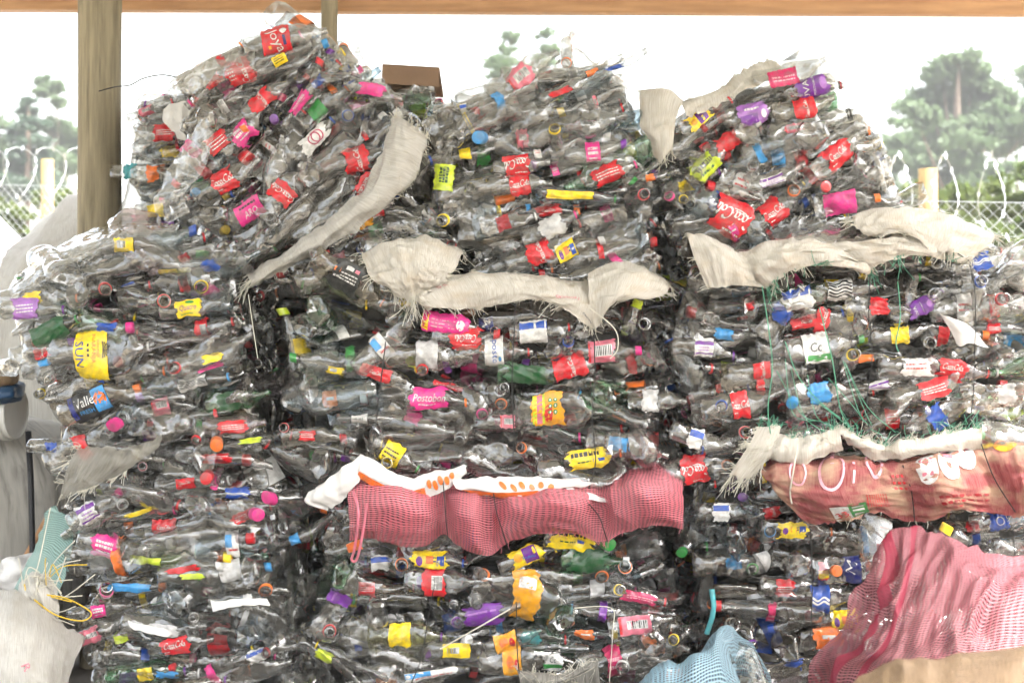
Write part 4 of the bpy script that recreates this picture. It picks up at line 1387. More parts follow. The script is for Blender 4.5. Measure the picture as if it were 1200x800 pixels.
bale('ML', 'left middle bale of clear bottles with the big yellow sun label on its face', [(4, 345), (40, 312), (90, 285), (135, 272), (205, 268), (256, 282), (272, 305), (284, 380), (290, 450), (302, 520), (304, 556), (200, 552), (95, 562), (62, 520), (40, 470), (10, 440), (2, 400)], .0, .78, 6, 1)
bale('BL', 'lower left bale of bottles beside the white sack', [(65, 590), (95, 556), (200, 550), (312, 560), (336, 600), (346, 680), (343, 760), (338, 868), (95, 868), (95, 760), (88, 700), (68, 650)], .0, .8, 4, 2)
bale('MC', 'middle centre bale topped by torn beige sacking, tied with dark wires', [(340, 335), (370, 292), (430, 292), (480, 320), (560, 345), (700, 350), (764, 362), (784, 400), (780, 440), (770, 480), (766, 560), (738, 582), (690, 572), (560, 568), (420, 578), (358, 570), (330, 545), (328, 480), (334, 420)], .0, .8, -1, 3)
bale('BC', 'lower centre bale with red mesh sacking across its top', [(370, 582), (410, 575), (792, 578), (800, 640), (810, 700), (814, 780), (812, 868), (366, 868), (362, 760), (368, 680)], .03, .8, 0, 4)
bale('MR', 'right middle bale under folded cream sacking with green threads', [(812, 308), (832, 292), (880, 300), (960, 285), (1080, 265), (1150, 275), (1200, 300), (1260, 330), (1270, 500), (1230, 525), (1150, 524), (1000, 520), (880, 532), (814, 535), (806, 480), (803, 400)], .0, .8, 3, 5)
bale('BR', 'lower right bale wrapped in faded printed red and yellow sacking', [(822, 550), (880, 536), (1260, 528), (1280, 600), (1280, 868), (846, 868), (836, 780), (829, 700), (822, 620)], .03, .8, 1, 6)
bale('TL', 'upper left bale tilted to the right with a white cloth strip hanging diagonally', [(205, 105), (262, 68), (308, 40), (350, 34), (398, 58), (420, 92), (455, 110), (480, 150), (462, 200), (420, 245), (340, 290), (295, 315), (265, 285), (195, 240), (205, 190), (225, 145)], .16, .66, 42, 7)
bale('TC', 'upper centre bale with slanting bottle layers and no sacking', [(512, 132), (560, 98), (600, 88), (690, 72), (722, 84), (738, 120), (766, 170), (772, 220), (770, 270), (775, 335), (560, 335), (535, 275), (512, 235), (503, 190)], .16, .7, 15, 8)
bale('TR', 'upper right bale with purple labels and cloth at its back corner', [(780, 155), (812, 132), (900, 98), (980, 92), (998, 130), (1034, 160), (1046, 200), (1050, 245), (1000, 265), (960, 300), (850, 305), (788, 290), (780, 240), (786, 190)], .16, .7, 20, 9)
bale('TBL', 'small back bale squeezed between the thick post and the tilted bale', [(150, 112), (215, 98), (262, 140), (300, 300), (300, 330), (150, 330)], .86, .5, 3, 10)
bale('TLB', 'low bale crushed under the tilted bale, behind the torn beige sacking', [(300, 340), (320, 318), (400, 268), (500, 240), (540, 290), (545, 345), (310, 348)], .2, .55, 5, 11)
bale('BKC', 'dark back bale seen under the brown cardboard', [(412, 100), (512, 96), (525, 240), (525, 330), (412, 330)], .98, .5, 5, 12)

bale('GL', 'back row bale seen only in the dark gap left of the middle centre bale', [(255, 300), (420, 300), (420, 850), (255, 850)], .84, .5, 3, 13)  # backing added behind the gaps to block the bright outdoors
bale('GR', 'back row bale seen only in the dark gap right of the middle centre bale', [(700, 330), (880, 310), (880, 850), (700, 850)], .84, .5, 3, 14)
H = {}
H['GL'] = [(325, 640, 20, 12, 10, 'red'), (320, 470, 18, 12, 60, 'blue')]
H['GR'] = [(792, 480, 18, 12, 5, 'purple'), (815, 700, 18, 12, 5, 'red')]
H['TL'] = [(323, 46, 40, 36, 12, 'joya'), (327, 69, 20, 15, 25, 'yelb'), (280, 82, 36, 30, 22, 'colabars'), (306, 118, 34, 20, 38, 'cola2'), (283, 155, 32, 20, 48, 'pinkw'), (350, 120, 36, 15, 55, 'pinkw'), (372, 130, 24, 14, 40, 'green'),
           (368, 162, 46, 20, 45, 'whiteoval'), (418, 187, 32, 28, 15, 'cola2'), (330, 226, 26, 28, 50, 'cola2'), (290, 243, 40, 24, 28, 'pinkblk'), (255, 167, 30, 18, 35, 'redw'), (262, 212, 30, 26, 30, 'cola'), (430, 218, 34, 18, 52, 'cola3'), (436, 105, 34, 12, -12, 'pink'), (372, 96, 18, 9, 45, 'blue'), (250, 95, 24, 16, 45, 'redw'), (410, 100, 20, 12, 30, 'bluewhite'), (238, 200, 14, 22, 40, 'dred')]
H['TBL'] = [(192, 155, 26, 12, 5, 'redw'), (198, 177, 24, 9, 3, 'yellow'), (152, 201, 18, 16, 0, 'teal'), (178, 203, 16, 11, 5, 'orange'), (182, 247, 22, 8, 8, 'yellow'), (165, 255, 24, 8, 4, 'pink'), (196, 263, 20, 8, 3, 'purple'), (170, 130, 18, 12, 20, 'palered') if False else (170, 130, 18, 12, 20, 'rosebc')]
H['TC'] = [(521, 208, 36, 24, 82, 'neonv'), (545, 181, 16, 11, 10, 'yellow'), (605, 193, 34, 24, 9, 'cola3'), (609, 216, 28, 20, 9, 'cola'), (695, 179, 20, 22, 5, 'pinkw'), (738, 178, 17, 18, 20, 'yellow'), (712, 203, 40, 18, 22, 'redw'), (737, 195, 14, 20, 30, 'white'), (742, 213, 14, 14, 40, 'green'), (762, 208, 12, 12, 10, 'orange'), (668, 229, 64, 9, -3, 'yellow'), (643, 247, 34, 13, 5, 'cola'), (647, 266, 34, 18, 22, 'white'), (632, 296, 34, 24, 22, 'cola2'), (664, 295, 28, 20, 22, 'yelmulti'), (657, 108, 30, 8, 24, 'red'), (720, 79, 24, 11, 22, 'blue'), (694, 84, 18, 14, 25, 'orange'), (563, 152, 24, 8, 8, 'red'), (612, 162, 16, 14, 5, 'palew') if False else (612, 162, 16, 14, 5, 'rosebc'), (590, 262, 18, 10, 15, 'dred'), (610, 90, 34, 22, 35, 'rosebc')]
H['TR'] = [(918, 92, 40, 16, 14, 'magenta'), (953, 100, 42, 24, 14, 'uva'), (884, 133, 40, 24, 14, 'lilac'), (820, 138, 34, 13, 38, 'purpyel'), (944, 128, 30, 18, 12, 'cola2'), (853, 166, 32, 14, 28, 'red'), (827, 196, 38, 24, 45, 'limeb'), (803, 219, 18, 11, 20, 'yellow'), (870, 216, 24, 20, -28, 'whiter'), (912, 184, 18, 16, 10, 'sky'), (983, 180, 40, 20, 38, 'cola'), (858, 254, 50, 42, -28, 'cola3'), (908, 248, 32, 24, 42, 'cola'), (985, 236, 44, 18, 10, 'pink'), (905, 212, 32, 9, 18, 'purpw'), (838, 236, 24, 16, 38, 'bluec'), (826, 172, 14, 12, 30, 'redw'), (930, 150, 24, 10, 15, 'rosebc'), (955, 205, 22, 14, 25, 'red')]
H['ML'] = [(145, 286, 28, 14, 4, 'yelbc'), (30, 362, 32, 18, 5, 'lilacw'), (220, 362, 34, 20, 9, 'quatro'), (236, 386, 18, 24, 10, 'redbc'), (106, 416, 44, 56, 3, 'sun', 'jug'), (48, 410, 20, 15, 18, 'cola2'), (57, 388, 50, 17, 25, 'dgreen'), (124, 384, 26, 14, 0, 'blue'), (104, 472, 54, 30, 24, 'valle'), (37, 349, 24, 9, 5, 'yellow'), (246, 311, 24, 9, 12, 'blue'), (205, 317, 46, 8, 3, 'yellow'), (215, 330, 14, 20, 10, 'red'), (148, 335, 24, 13, 18, 'bluewhite'), (247, 430, 34, 8, 18, 'pink'), (250, 419, 26, 6, 20, 'yellow'), (225, 449, 40, 12, 14, 'zebra'), (293, 517, 30, 11, 2, 'lime'), (254, 537, 38, 17, 3, 'crush'), (95, 522, 18, 34, 30, 'red'), (273, 500, 38, 11, 5, 'redw'), (52, 425, 16, 10, 15, 'sky'), (268, 470, 30, 14, 8, 'dgreen', None, (.35, .75, .45, 1)), (188, 475, 24, 16, 10, 'rosebc'), (60, 524, 16, 10, 0, 'blue')]
H['BL'] = [(217, 566, 26, 12, 4, 'cola'), (102, 601, 28, 20, 30, 'purpw'), (278, 578, 32, 13, 3, 'bluew'), (264, 595, 28, 16, -10, 'orangew'), (192, 618, 34, 13, 3, 'cola'), (288, 604, 38, 11, 20, 'redw'), (165, 600, 42, 7, 12, 'yellow'), (122, 640, 36, 20, -14, 'pinkw'), (264, 652, 24, 12, 8, 'orange'), (270, 670, 30, 15, 14, 'white'), (215, 667, 42, 6, 12, 'red'), (150, 688, 56, 11, 2, 'sky'), (225, 675, 30, 6, 2, 'lime'), (186, 704, 22, 10, 15, 'greenw'), (345, 632, 14, 14, 20, 'sky'), (105, 745, 28, 14, 20, 'rosebc'), (205, 756, 36, 20, 4, 'cola'), (190, 738, 42, 9, -6, 'white'), (115, 716, 20, 14, 10, 'pinkw'), (170, 790, 22, 14, 10, 'yellow'), (150, 797, 24, 12, 5, 'purple'), (195, 790, 28, 11, 0, 'sky'), (248, 790, 12, 26, 30, 'pink'), (300, 768, 26, 16, 20, 'bluewhite'), (272, 638, 18, 24, 5, 'tealpink'), (170, 657, 44, 14, 0, 'lime', None, (.8, .95, .6, 1))]
H['MC'] = [(407, 322, 44, 30, -30, 'blacktag', 'jug', (.95, .9, .8, 1)), (522, 380, 66, 20, -7, 'pinkcone'), (545, 397, 40, 17, -3, 'cola3'), (570, 381, 20, 19, 5, 'navy'), (625, 388, 38, 24, 3, 'bluewhite'), (579, 412, 26, 32, 2, 'posto'), (668, 430, 46, 22, 16, 'cola2'), (705, 412, 36, 24, 4, 'rosebc'), (502, 467, 48, 20, 2, 'pinkscript'), (642, 477, 42, 40, 1, 'fruit', 'jug'), (440, 437, 44, 11, -20, 'cola'), (525, 452, 42, 9, -9, 'redw'), (393, 434, 22, 9, -8, 'yelbc'), (386, 467, 20, 20, 5, 'orangew'), (421, 490, 22, 16, 0, 'whitebc'), (459, 532, 28, 20, -30, 'yelb'), (690, 537, 54, 20, 8, 'yelneon'), (747, 356, 12, 20, 70, 'lime'), (595, 494, 20, 13, 2, 'rosebc'), (487, 423, 26, 10, 2, 'lime'), (724, 520, 26, 11, -8, 'sky'), (446, 405, 20, 26, 40, 'tealpink'), (500, 415, 30, 24, 0, 'white'), (620, 438, 60, 18, -4, 'dgreen', None, (.55, .9, .65, 1)), (484, 487, 22, 14, -20, 'pink'), (360, 510, 22, 10, 5, 'redw'), (478, 352, 22, 14, 20, 'yellow'), (568, 408, 14, 8, 0, 'orange'), (762, 472, 22, 24, 0, 'white')]
H['BC'] = [(672, 632, 60, 20, -7, 'yelneon'), (617, 650, 44, 22, 24, 'purpyel'), (503, 657, 46, 19, -2, 'yelmulti'), (508, 682, 30, 28, -2, 'redbc'), (617, 695, 38, 56, -8, 'orangebox', 'jug'), (565, 720, 50, 16, 7, 'purple'), (690, 657, 50, 24, -5, 'dgreen', None, (.4, .8, .5, 1)), (744, 732, 44, 17, 8, 'rosebc'), (535, 762, 38, 11, 0, 'yelbc'), (593, 752, 32, 22, 18, 'orangemix'), (622, 746, 26, 15, 0, 'teal'), (685, 743, 26, 13, 0, 'orangew'), (750, 700, 46, 10, -9, 'magenta'), (505, 790, 74, 15, 7, 'tealpink'), (600, 776, 26, 24, 5, 'orangemix'), (720, 776, 20, 40, 10, 'magenta'), (380, 768, 24, 18, -30, 'lime'), (445, 660, 24, 16, 5, 'bluewhite'), (395, 700, 16, 26, 60, 'purple'), (430, 690, 22, 12, 0, 'redw'), (468, 745, 30, 22, 0, 'yellow', None, (.95, .95, .7, 1)), (415, 640, 20, 12, 20, 'orange'), (550, 630, 22, 16, 30, 'blue'), (700, 690, 20, 20, 0, 'white'), (648, 775, 26, 16, 0, 'greenw')]
H['MR'] = [(985, 339, 34, 20, 2, 'zebra'), (1030, 360, 24, 15, 0, 'red'), (1080, 360, 38, 13, 25, 'uva'), (945, 377, 44, 10, 14, 'cola'), (914, 366, 22, 22, 50, 'blue'), (957, 410, 36, 28, 8, 'greenw'), (1075, 430, 40, 17, 0, 'whiter'), (1117, 431, 38, 20, -14, 'cola'), (893, 434, 24, 18, 5, 'cola2'), (848, 391, 24, 11, -5, 'sky'), (1095, 456, 40, 15, 20, 'redw'), (868, 475, 24, 22, 10, 'cola'), (1030, 452, 28, 13, 8, 'purpw'), (1012, 420, 28, 8, 5, 'orange'), (1055, 393, 24, 12, 5, 'yellow'), (1046, 492, 18, 20, 5, 'redw'), (1098, 489, 22, 24, 30, 'blue'), (815, 514, 20, 18, -20, 'bluewhite'), (1150, 306, 24, 12, 18, 'bluew'), (1130, 361, 20, 20, 2, 'whiter'), (932, 495, 20, 16, 30, 'rosebc'), (935, 350, 40, 26, 12, 'bluewhite'), (825, 407, 26, 14, -5, 'purpw'), (1165, 385, 18, 14, 0, 'redw'), (1180, 460, 24, 14, 10, 'white'), (960, 460, 30, 20, 10, 'sky')]
H['BR'] = [(930, 621, 38, 13, 0, 'yelmulti'), (1140, 618, 18, 14, 0, 'cola2'), (1172, 610, 26, 18, 10, 'bluec'), (998, 666, 26, 26, 5, 'navy'), (965, 668, 14, 16, 0, 'redyel'), (962, 703, 26, 26, 0, 'bluew'), (990, 727, 36, 18, 8, 'yelmulti'), (955, 721, 28, 7, 3, 'rosebc'), (814, 552, 34, 30, 8, 'cola3'), (930, 776, 24, 12, 10, 'blue'), (970, 746, 36, 22, 7, 'orangew'), (860, 660, 20, 12, 5, 'sky'), (920, 690, 24, 12, 0, 'redw'), (905, 600, 22, 18, 20, 'cola2'), (845, 600, 22, 14, 0, 'bluewhite')]
H['TLB'] = [(425, 268, 36, 12, 12, 'cola2'), (424, 256, 30, 14, 20, 'orangemix'), (378, 300, 20, 10, 0, 'redw'), (500, 258, 16, 12, 50, 'tealpink'), (440, 250, 24, 8, 10, 'red')]
H['BKC'] = [(490, 130, 24, 14, 10, 'lime'), (450, 118, 26, 12, 5, 'purple'), (470, 150, 24, 10, 5, 'magenta')]
GT = (.55, .85, .62, 1)
E = {}
E['MC'] = [(581, 463, 'm'), (590, 480, 'm', 'orange'), (459, 537, 'm', 'yellow'), (413, 535, 'm'), (770, 376, 'm'), (772, 428, 'm'), (545, 508, 'm'), (604, 530, 'm', 'orange'), (372, 357, 'b', None, None, GT), (355, 384, 'b'), (718, 520, 'b'), (706, 462, 'b', None, None, GT), (440, 512, 'b'), (748, 522, 'b'), (664, 400, 'm', 'blue'), (372, 545, 'b'), (497, 432, 'm', 'red'), (560, 487, 'm', 'pink')]
E['BC'] = [(405, 668, 'b', None, None, GT), (458, 655, 'm', 'orange'), (712, 645, 'm', None, 'green'), (740, 665, 'm', 'orange'), (715, 690, 'm', 'orange'), (786, 745, 'm', 'yellow'), (724, 782, 'm', 'white'), (765, 755, 'b'), (556, 702, 'm'), (570, 690, 'm', 'orange'), (440, 725, 'b'), (392, 735, 'm', 'red'), (660, 720, 'b')]
E['MR'] = [(1075, 487, 'b'), (850, 470, 'm', 'blue'), (1160, 325, 'm', 'blue'), (828, 372, 'm'), (1092, 395, 'm'), (990, 418, 'm', 'yellow'), (868, 497, 'm', 'red'), (1085, 352, 'm'), (1105, 309, 'm'), (932, 480, 'm', None, 'sky'), (1180, 420, 'b'), (880, 360, 'b'), (1010, 385, 'b'), (1170, 345, 'm', 'red')]
E['BR'] = [(882, 610, 'm'), (892, 668, 'm', 'green'), (862, 722, 'm'), (920, 760, 'b'), (860, 645, 'b'), (905, 640, 'm', 'sky'), (1120, 640, 'b'), (940, 660, 'b')]
E['ML'] = [(168, 307, 'm'), (170, 350, 'm'), (205, 349, 'm', 'red'), (238, 347, 'm', 'yellow'), (210, 420, 'm', 'red'), (125, 495, 'm'), (142, 487, 'm'), (75, 320, 'b'), (110, 330, 'm', 'red'), (138, 509, 'm', None, 'pink'), (245, 517, 'm', None, 'orange'), (262, 290, 'b'), (240, 540, 'b')]
E['BL'] = [(155, 655, 'b'), (225, 590, 'b'), (288, 745, 'b'), (165, 580, 'm'), (290, 668, 'b'), (318, 690, 'm', 'orange'), (316, 600, 'm', None, 'pink'), (296, 609, 'm', None, 'pink'), (205, 720, 'm'), (130, 700, 'm', 'pink'), (242, 548, 'm', None, 'red')]
E['TL'] = [(250, 250, 'b'), (215, 240, 'm'), (405, 150, 'm', 'blue'), (240, 140, 'b'), (362, 205, 'b'), (310, 255, 'm')]
E['TC'] = [(573, 165, 'm', None, 'sky'), (530, 165, 'b'), (528, 250, 'm', 'yellow'), (545, 225, 'm'), (645, 150, 'm', 'yellow'), (690, 130, 'b'), (750, 235, 'm', 'red')]
E['TR'] = [(958, 155, 'b'), (806, 200, 'm'), (870, 185, 'm'), (818, 240, 'm'), (985, 222, 'm', None, 'red'), (1015, 190, 'b'), (930, 225, 'm', 'orange')]
NB = dict(ML=72, BL=72, MC=72, BC=72, MR=74, BR=70, TL=72, TC=72, TR=70, TBL=30, TLB=26, BKC=26, GL=30, GR=30)
for key, B in BL.items():
    for h in H[key]:
        B.hero(*h)
    for e in E.get(key, ()):
        B.end_on(*e)
    B.fill(NB[key] + 6, endon=.33 if key in ('MC', 'BC', 'ML', 'BL', 'BR', 'MR') else .15)
    B.mass(72 if NB[key] > 40 else 50)

# ------------------------------------------------------------------ sacking on the bales
def on(key, o):
    return BL[key].put(o)


# middle centre: torn beige sacking over the top edge
on('MC', Sheet([[(432, 300, .2), (470, 288, .22), (510, 285, .22), (545, 292, .2)],
                [(425, 300, .02), (460, 278, .02), (505, 280, .0), (540, 300, .03)],
                [(432, 322, -.07), (462, 310, -.09), (500, 312, -.09), (532, 318, -.05)],
                [(458, 345, -.07), (475, 350, -.08), (492, 345, -.08), (515, 335, -.05)]], 3, .012, 12).build('sack_cloth', M_SACK, hairs=70, fringe=[('v1', 70, .07, (0, 0, -.2), M_THREAD), ('u0', 30, .04, (0, 0, 0), M_THREAD), ('u1', 40, .035, (0, 0, 0), M_THREAD)], jag=.006, seed=1))
on('MC', Sheet([[(470, 330, .3), (560, 335, .3), (640, 332, .3), (700, 330, .3)],
                [(470, 325, .0), (545, 322, .02), (640, 328, .02), (700, 335, .02)],
                [(480, 345, -.07), (555, 338, -.05), (650, 345, -.08), (702, 358, -.06)],
                [(500, 362, -.07), (562, 360, -.04), (640, 352, -.085), (698, 388, -.06)]], 4, .010, 12, aniso=(1, .5)).build('sack_cloth', M_SACK, hairs=70, marks=[('text', '100000', .74, .70, .020, 'rose', 188, .1), ('text', 'D E', .2, .6, .014, 'rose', 20, 0), ('text', 'AREPAN', .9, .88, .010, 'black', -38, 0)],
    fringe=[('v1', 60, .03, (0, 0, -.2), M_THREAD)], jag=.005, seed=2))
on('MC', Sheet([[(690, 330, .3), (730, 318, .3), (765, 330, .3), (780, 340, .3)],
                [(690, 325, .0), (728, 312, .0), (758, 320, .0), (782, 340, .0)],
                [(692, 350, -.06), (725, 335, -.09), (750, 338, -.08), (778, 345, -.05)],
                [(698, 388, -.06), (706, 372, -.075), (712, 355, -.08), (735, 345, -.07)]], 5, .010, 14).build('sack_cloth', M_SACK, hairs=70, fringe=[('u1', 40, .03, (.3, 0, 0), M_THREAD), ('v1', 30, .02, (0, 0, -.1), M_THREAD)], jag=.006, seed=3))
for x0, pts in enumerate(([(604, 352), (602, 400), (600, 450), (602, 520), (598, 565)], [(696, 385), (697, 440), (694, 490), (698, 540), (690, 572)], [(452, 400), (446, 450), (440, 500), (432, 545), (428, 572)])):
    BL['MC'].wire([P(a, b, -.062 - .006 * (i % 2)) for i, (a, b) in enumerate(pts)], .0017)
BL['MC'].wire([P(690, 360, -.085), P(720, 385, -.09), P(724, 408, -.09), P(715, 420, -.085)], .0018, M_THREAD, 'loose_string')

# white and orange printed film under the middle centre bale
def film(ctrl, seed, **k):
    return Sheet(ctrl, seed, .005, 16, crump=.0025).build('film_strip', M_FILM, jag=.0025, seed=seed, **k)
on('MC', film([[(362, 578, -.06), (390, 558, -.08), (425, 533, -.085)], [(358, 588, -.07), (392, 575, -.09), (430, 538, -.09)], [(385, 598, -.06), (405, 582, -.085), (428, 552, -.09)]], 11))
on('MC', film([[(425, 532, -.08), (470, 558, -.09), (510, 553, -.09), (548, 545, -.085)], [(422, 548, -.095), (470, 572, -.105), (510, 562, -.105), (546, 548, -.09)], [(420, 556, -.08), (470, 583, -.09), (515, 578, -.09), (548, 555, -.08)]], 12,
              marks=[('rect', (.0, .62, .55, .98), 'orange'), *[('oval', (.6 + i * .055, .55 + .1 * (i % 2), .022, .16), 'orange') for i in range(5)]]))
on('MC', film([[(530, 560, -.08), (580, 558, -.09), (640, 560, -.09), (700, 565, -.08)], [(535, 572, -.1), (590, 574, -.11), (640, 572, -.1), (690, 568, -.08)], [(560, 580, -.085), (600, 584, -.095), (640, 578, -.09), (660, 570, -.08)]], 13,
              marks=[('rect', (.0, .6, .6, .97), 'orange'), *[('oval', (.35 + i * .07, .35 + .08 * (i % 2), .02, .14), 'orange') for i in range(6)]]))
on('MC', film([[(655, 560, -.075), (675, 572, -.085), (712, 586, -.07)], [(656, 568, -.085), (680, 582, -.09), (716, 590, -.07)]], 14))

# lower centre: red mesh sacking in three bulges between the wires
on('BC', Sheet([[(410, 560, 0.056), (430, 556, 0.053), (465, 554, 0.050), (500, 560, 0.053), (520, 566, 0.060), (535, 564, 0.053), (556, 566, 0.050), (577, 570, 0.060), (600, 566, 0.053), (640, 562, 0.050), (680, 562, 0.053), (702, 566, 0.060), (720, 558, 0.053), (750, 548, 0.050), (775, 546, 0.052), (800, 560, 0.057)],
                [(410, 572, -0.067), (430, 568, -0.086), (465, 566, -0.100), (500, 572, -0.081), (520, 578, -0.045), (535, 576, -0.081), (556, 578, -0.100), (577, 582, -0.045), (600, 578, -0.083), (640, 574, -0.100), (680, 574, -0.081), (702, 578, -0.045), (720, 570, -0.083), (750, 560, -0.100), (775, 558, -0.089), (800, 572, -0.062)],
                [(410, 592, -0.092), (430, 590, -0.129), (465, 592, -0.155), (500, 596, -0.118), (520, 593, -0.050), (535, 596, -0.118), (556, 602, -0.155), (577, 605, -0.050), (600, 595, -0.123), (640, 589, -0.155), (680, 592, -0.118), (702, 596, -0.050), (720, 589, -0.123), (750, 578, -0.155), (775, 576, -0.134), (800, 586, -0.082)],
                [(410, 617, -0.075), (430, 616, -0.101), (465, 622, -0.120), (500, 624, -0.094), (520, 614, -0.045), (535, 622, -0.094), (556, 630, -0.120), (577, 632, -0.045), (600, 618, -0.097), (640, 611, -0.120), (680, 616, -0.094), (702, 620, -0.045), (720, 614, -0.097), (750, 602, -0.120), (775, 600, -0.105), (800, 606, -0.068)],
                [(410, 632, -0.049), (430, 632, -0.061), (465, 640, -0.070), (500, 640, -0.058), (520, 626, -0.035), (535, 637, -0.058), (556, 646, -0.070), (577, 648, -0.035), (600, 632, -0.060), (640, 624, -0.070), (680, 630, -0.058), (702, 634, -0.035), (720, 628, -0.060), (750, 616, -0.070), (775, 614, -0.063), (800, 618, -0.046)]], 21, .007, 16, aniso=(1, .6), fold=.006, crump=.004).build(
    'mesh_sacking', M_PINKNET, fringe=[('v1', 30, .015, (0, 0, -.2), labmat('rose'))], seed=5))
for q in ([(519, 562), (521, 585), (523, 612), (526, 640)], [(577, 568), (582, 600), (590, 625), (596, 645)], [(690, 590), (702, 605), (708, 622), (712, 634)]):
    BL['BC'].wire([P(a, b, -.10 - (.025 if i in (1, 2) else 0)) for i, (a, b) in enumerate(q)], .0016)
BL['BC'].wire([P(414, 575, -.12), P(420, 600, -.16), P(416, 640, -.13), P(412, 655, -.12), (P(418, 655, -.12)), P(424, 630, -.14), P(430, 590, -.15)], .004, labmat('rose'), 'drawstring')
BL['BC'].wire([P(516, 760, -.055), P(560, 735, -.075), P(598, 713, -.07)], .0022, M_THREAD, 'loose_string')
BL['BC'].wire([P(673, 712, -.07), P(716, 712, -.08), P(718, 740, -.085), P(714, 800, -.08)], .0014, M_THREAD, 'loose_string')
for q in ([(508, 690), (500, 735), (494, 770), (482, 800)], [(605, 705), (606, 760), (610, 800)]):
    BL['BC'].wire([P(a, b, -.055) for a, b in q], .0016)
on('BC', Sheet([[(606, 780, -.04), (650, 790, -.06), (700, 770, -.05)], [(608, 792, -.07), (650, 800, -.09), (702, 780, -.07)], [(612, 812, -.05), (650, 820, -.07), (705, 812, -.05)]], 23, .006, 14).build('sack_cloth', M_GREYSACK, hairs=60, fringe=[('v0', 70, .03, (0, 0, .4), M_THREAD)], seed=6))

# right middle: folded cream sacking
on('MR', Sheet([[(806, 288, .25), (830, 285, .25), (860, 300, .25), (892, 315, .25)],
                [(805, 276, -.02), (830, 280, -.03), (862, 296, -.03), (893, 312, -.02)],
                [(815, 305, -.06), (840, 305, -.08), (868, 315, -.08), (896, 330, -.05)],
                [(830, 338, -.06), (846, 336, -.075), (870, 335, -.075), (898, 338, -.05)]], 31, .006, 12).build('sack_cloth', M_SACK, hairs=60, fringe=[('u0', 16, .03, (0, 0, 0), M_THREAD)], jag=.003, seed=7))
on('MR', Sheet([[(868, 300, .3), (930, 285, .3), (980, 285, .3), (1020, 300, .3)],
                [(868, 302, -.02), (925, 285, -.04), (980, 290, -.04), (1020, 310, -.02)],
                [(878, 315, -.06), (920, 300, -.09), (975, 302, -.10), (1018, 315, -.06)],
                [(898, 338, -.055), (925, 318, -.09), (975, 308, -.095), (1019, 318, -.055)]], 32, .011, 12, aniso=(.5, 1)).build('sack_cloth', M_SACK, hairs=60, fringe=[('v1', 60, .035, (0, 0, -.3), M_THREAD), ('v1', 40, .045, (.2, 0, -.3), M_GTHREAD)], jag=.004, seed=8))
on('MR', Sheet([[(958, 280, .3), (1020, 268, .3), (1080, 270, .3), (1140, 290, .3)],
                [(960, 285, -.02), (1020, 275, -.05), (1080, 280, -.05), (1140, 300, -.02)],
                [(985, 300, -.07), (1030, 290, -.1), (1080, 290, -.1), (1135, 305, -.05)],
                [(1018, 318, -.055), (1035, 308, -.09), (1075, 298, -.095), (1132, 308, -.05)]], 33, .010, 12, aniso=(.5, 1)).build('sack_cloth', M_SACK, hairs=60, fringe=[('v1', 45, .04, (0, 0, -.3), M_GTHREAD), ('v1', 30, .02, (0, 0, -.2), M_THREAD)], jag=.004, seed=9))
on('MR', Sheet([[(1000, 255, .3), (1050, 250, .3), (1110, 258, .3), (1165, 280, .3)],
                [(1000, 258, .0), (1050, 246, -.02), (1110, 255, -.02), (1165, 278, .0)],
                [(1005, 270, -.06), (1050, 264, -.09), (1105, 275, -.09), (1160, 288, -.04)],
                [(1025, 272, -.07), (1060, 274, -.1), (1100, 295, -.1), (1140, 300, -.05)]], 34, .008, 14).build('sack_cloth', M_SACK, hairs=60, fringe=[('v1', 60, .03, (0, 0, -.2), M_THREAD), ('u1', 40, .05, (.3, 0, 0), M_THREAD), ('u0', 30, .04, (-.2, 0, .2), M_THREAD)], jag=.006, seed=10))
on('MR', Sheet([[(880, 290, .2), (930, 268, .2), (985, 262, .2)], [(880, 300, .02), (930, 282, .0), (985, 275, .0)], [(890, 305, -.02), (930, 292, -.04), (985, 290, -.03)]], 35, .012, 18).build('sack_cloth', M_CLEARBAG, fringe=[('v0', 50, .05, (0, 0, .3), M_THREAD)], seed=11))
# its lower lip with frayed green ends
on('MR', Sheet([[(905, 512, -.05), (940, 512, -.06), (985, 502, -.05)], [(900, 525, -.08), (940, 528, -.1), (985, 515, -.08)], [(900, 540, -.07), (940, 542, -.09), (985, 520, -.06)]], 36, .008, 14).build('sack_cloth', M_SACK, hairs=60, fringe=[('u0', 40, .09, (-.3, 0, -.5), M_THREAD), ('v0', 60, .03, (0, 0, .3), M_THREAD), ('v0', 40, .05, (0, 0, .5), M_GTHREAD)], jag=.005, seed=12))
on('MR', Sheet([[(985, 500, -.05), (1030, 518, -.07), (1080, 515, -.07), (1150, 500, -.05)], [(985, 508, -.08), (1030, 526, -.1), (1080, 524, -.1), (1150, 512, -.07)], [(988, 514, -.06), (1030, 538, -.085), (1090, 530, -.085), (1150, 525, -.05)]], 37, .008, 14).build('sack_cloth', M_SACK, hairs=60, fringe=[('v0', 110, .04, (0, 0, .2), M_THREAD), ('v0', 80, .06, (0, 0, .4), M_GTHREAD)], jag=.005, seed=13))
on('MR', Sheet([[(888, 500, -.05), (905, 498, -.05), (915, 500, -.05)], [(875, 525, -.07), (892, 528, -.08), (908, 522, -.07)], [(855, 556, -.06), (872, 560, -.07), (892, 545, -.06)]], 38, .006, 18).build('sack_cloth', M_SACK, hairs=60, fringe=[('v1', 60, .05, (-.3, 0, -.4), M_THREAD), ('u0', 60, .03, (-.4, 0, 0), M_THREAD), ('v0', 40, .04, (0, 0, .4), M_GTHREAD)], jag=.006, seed=14))
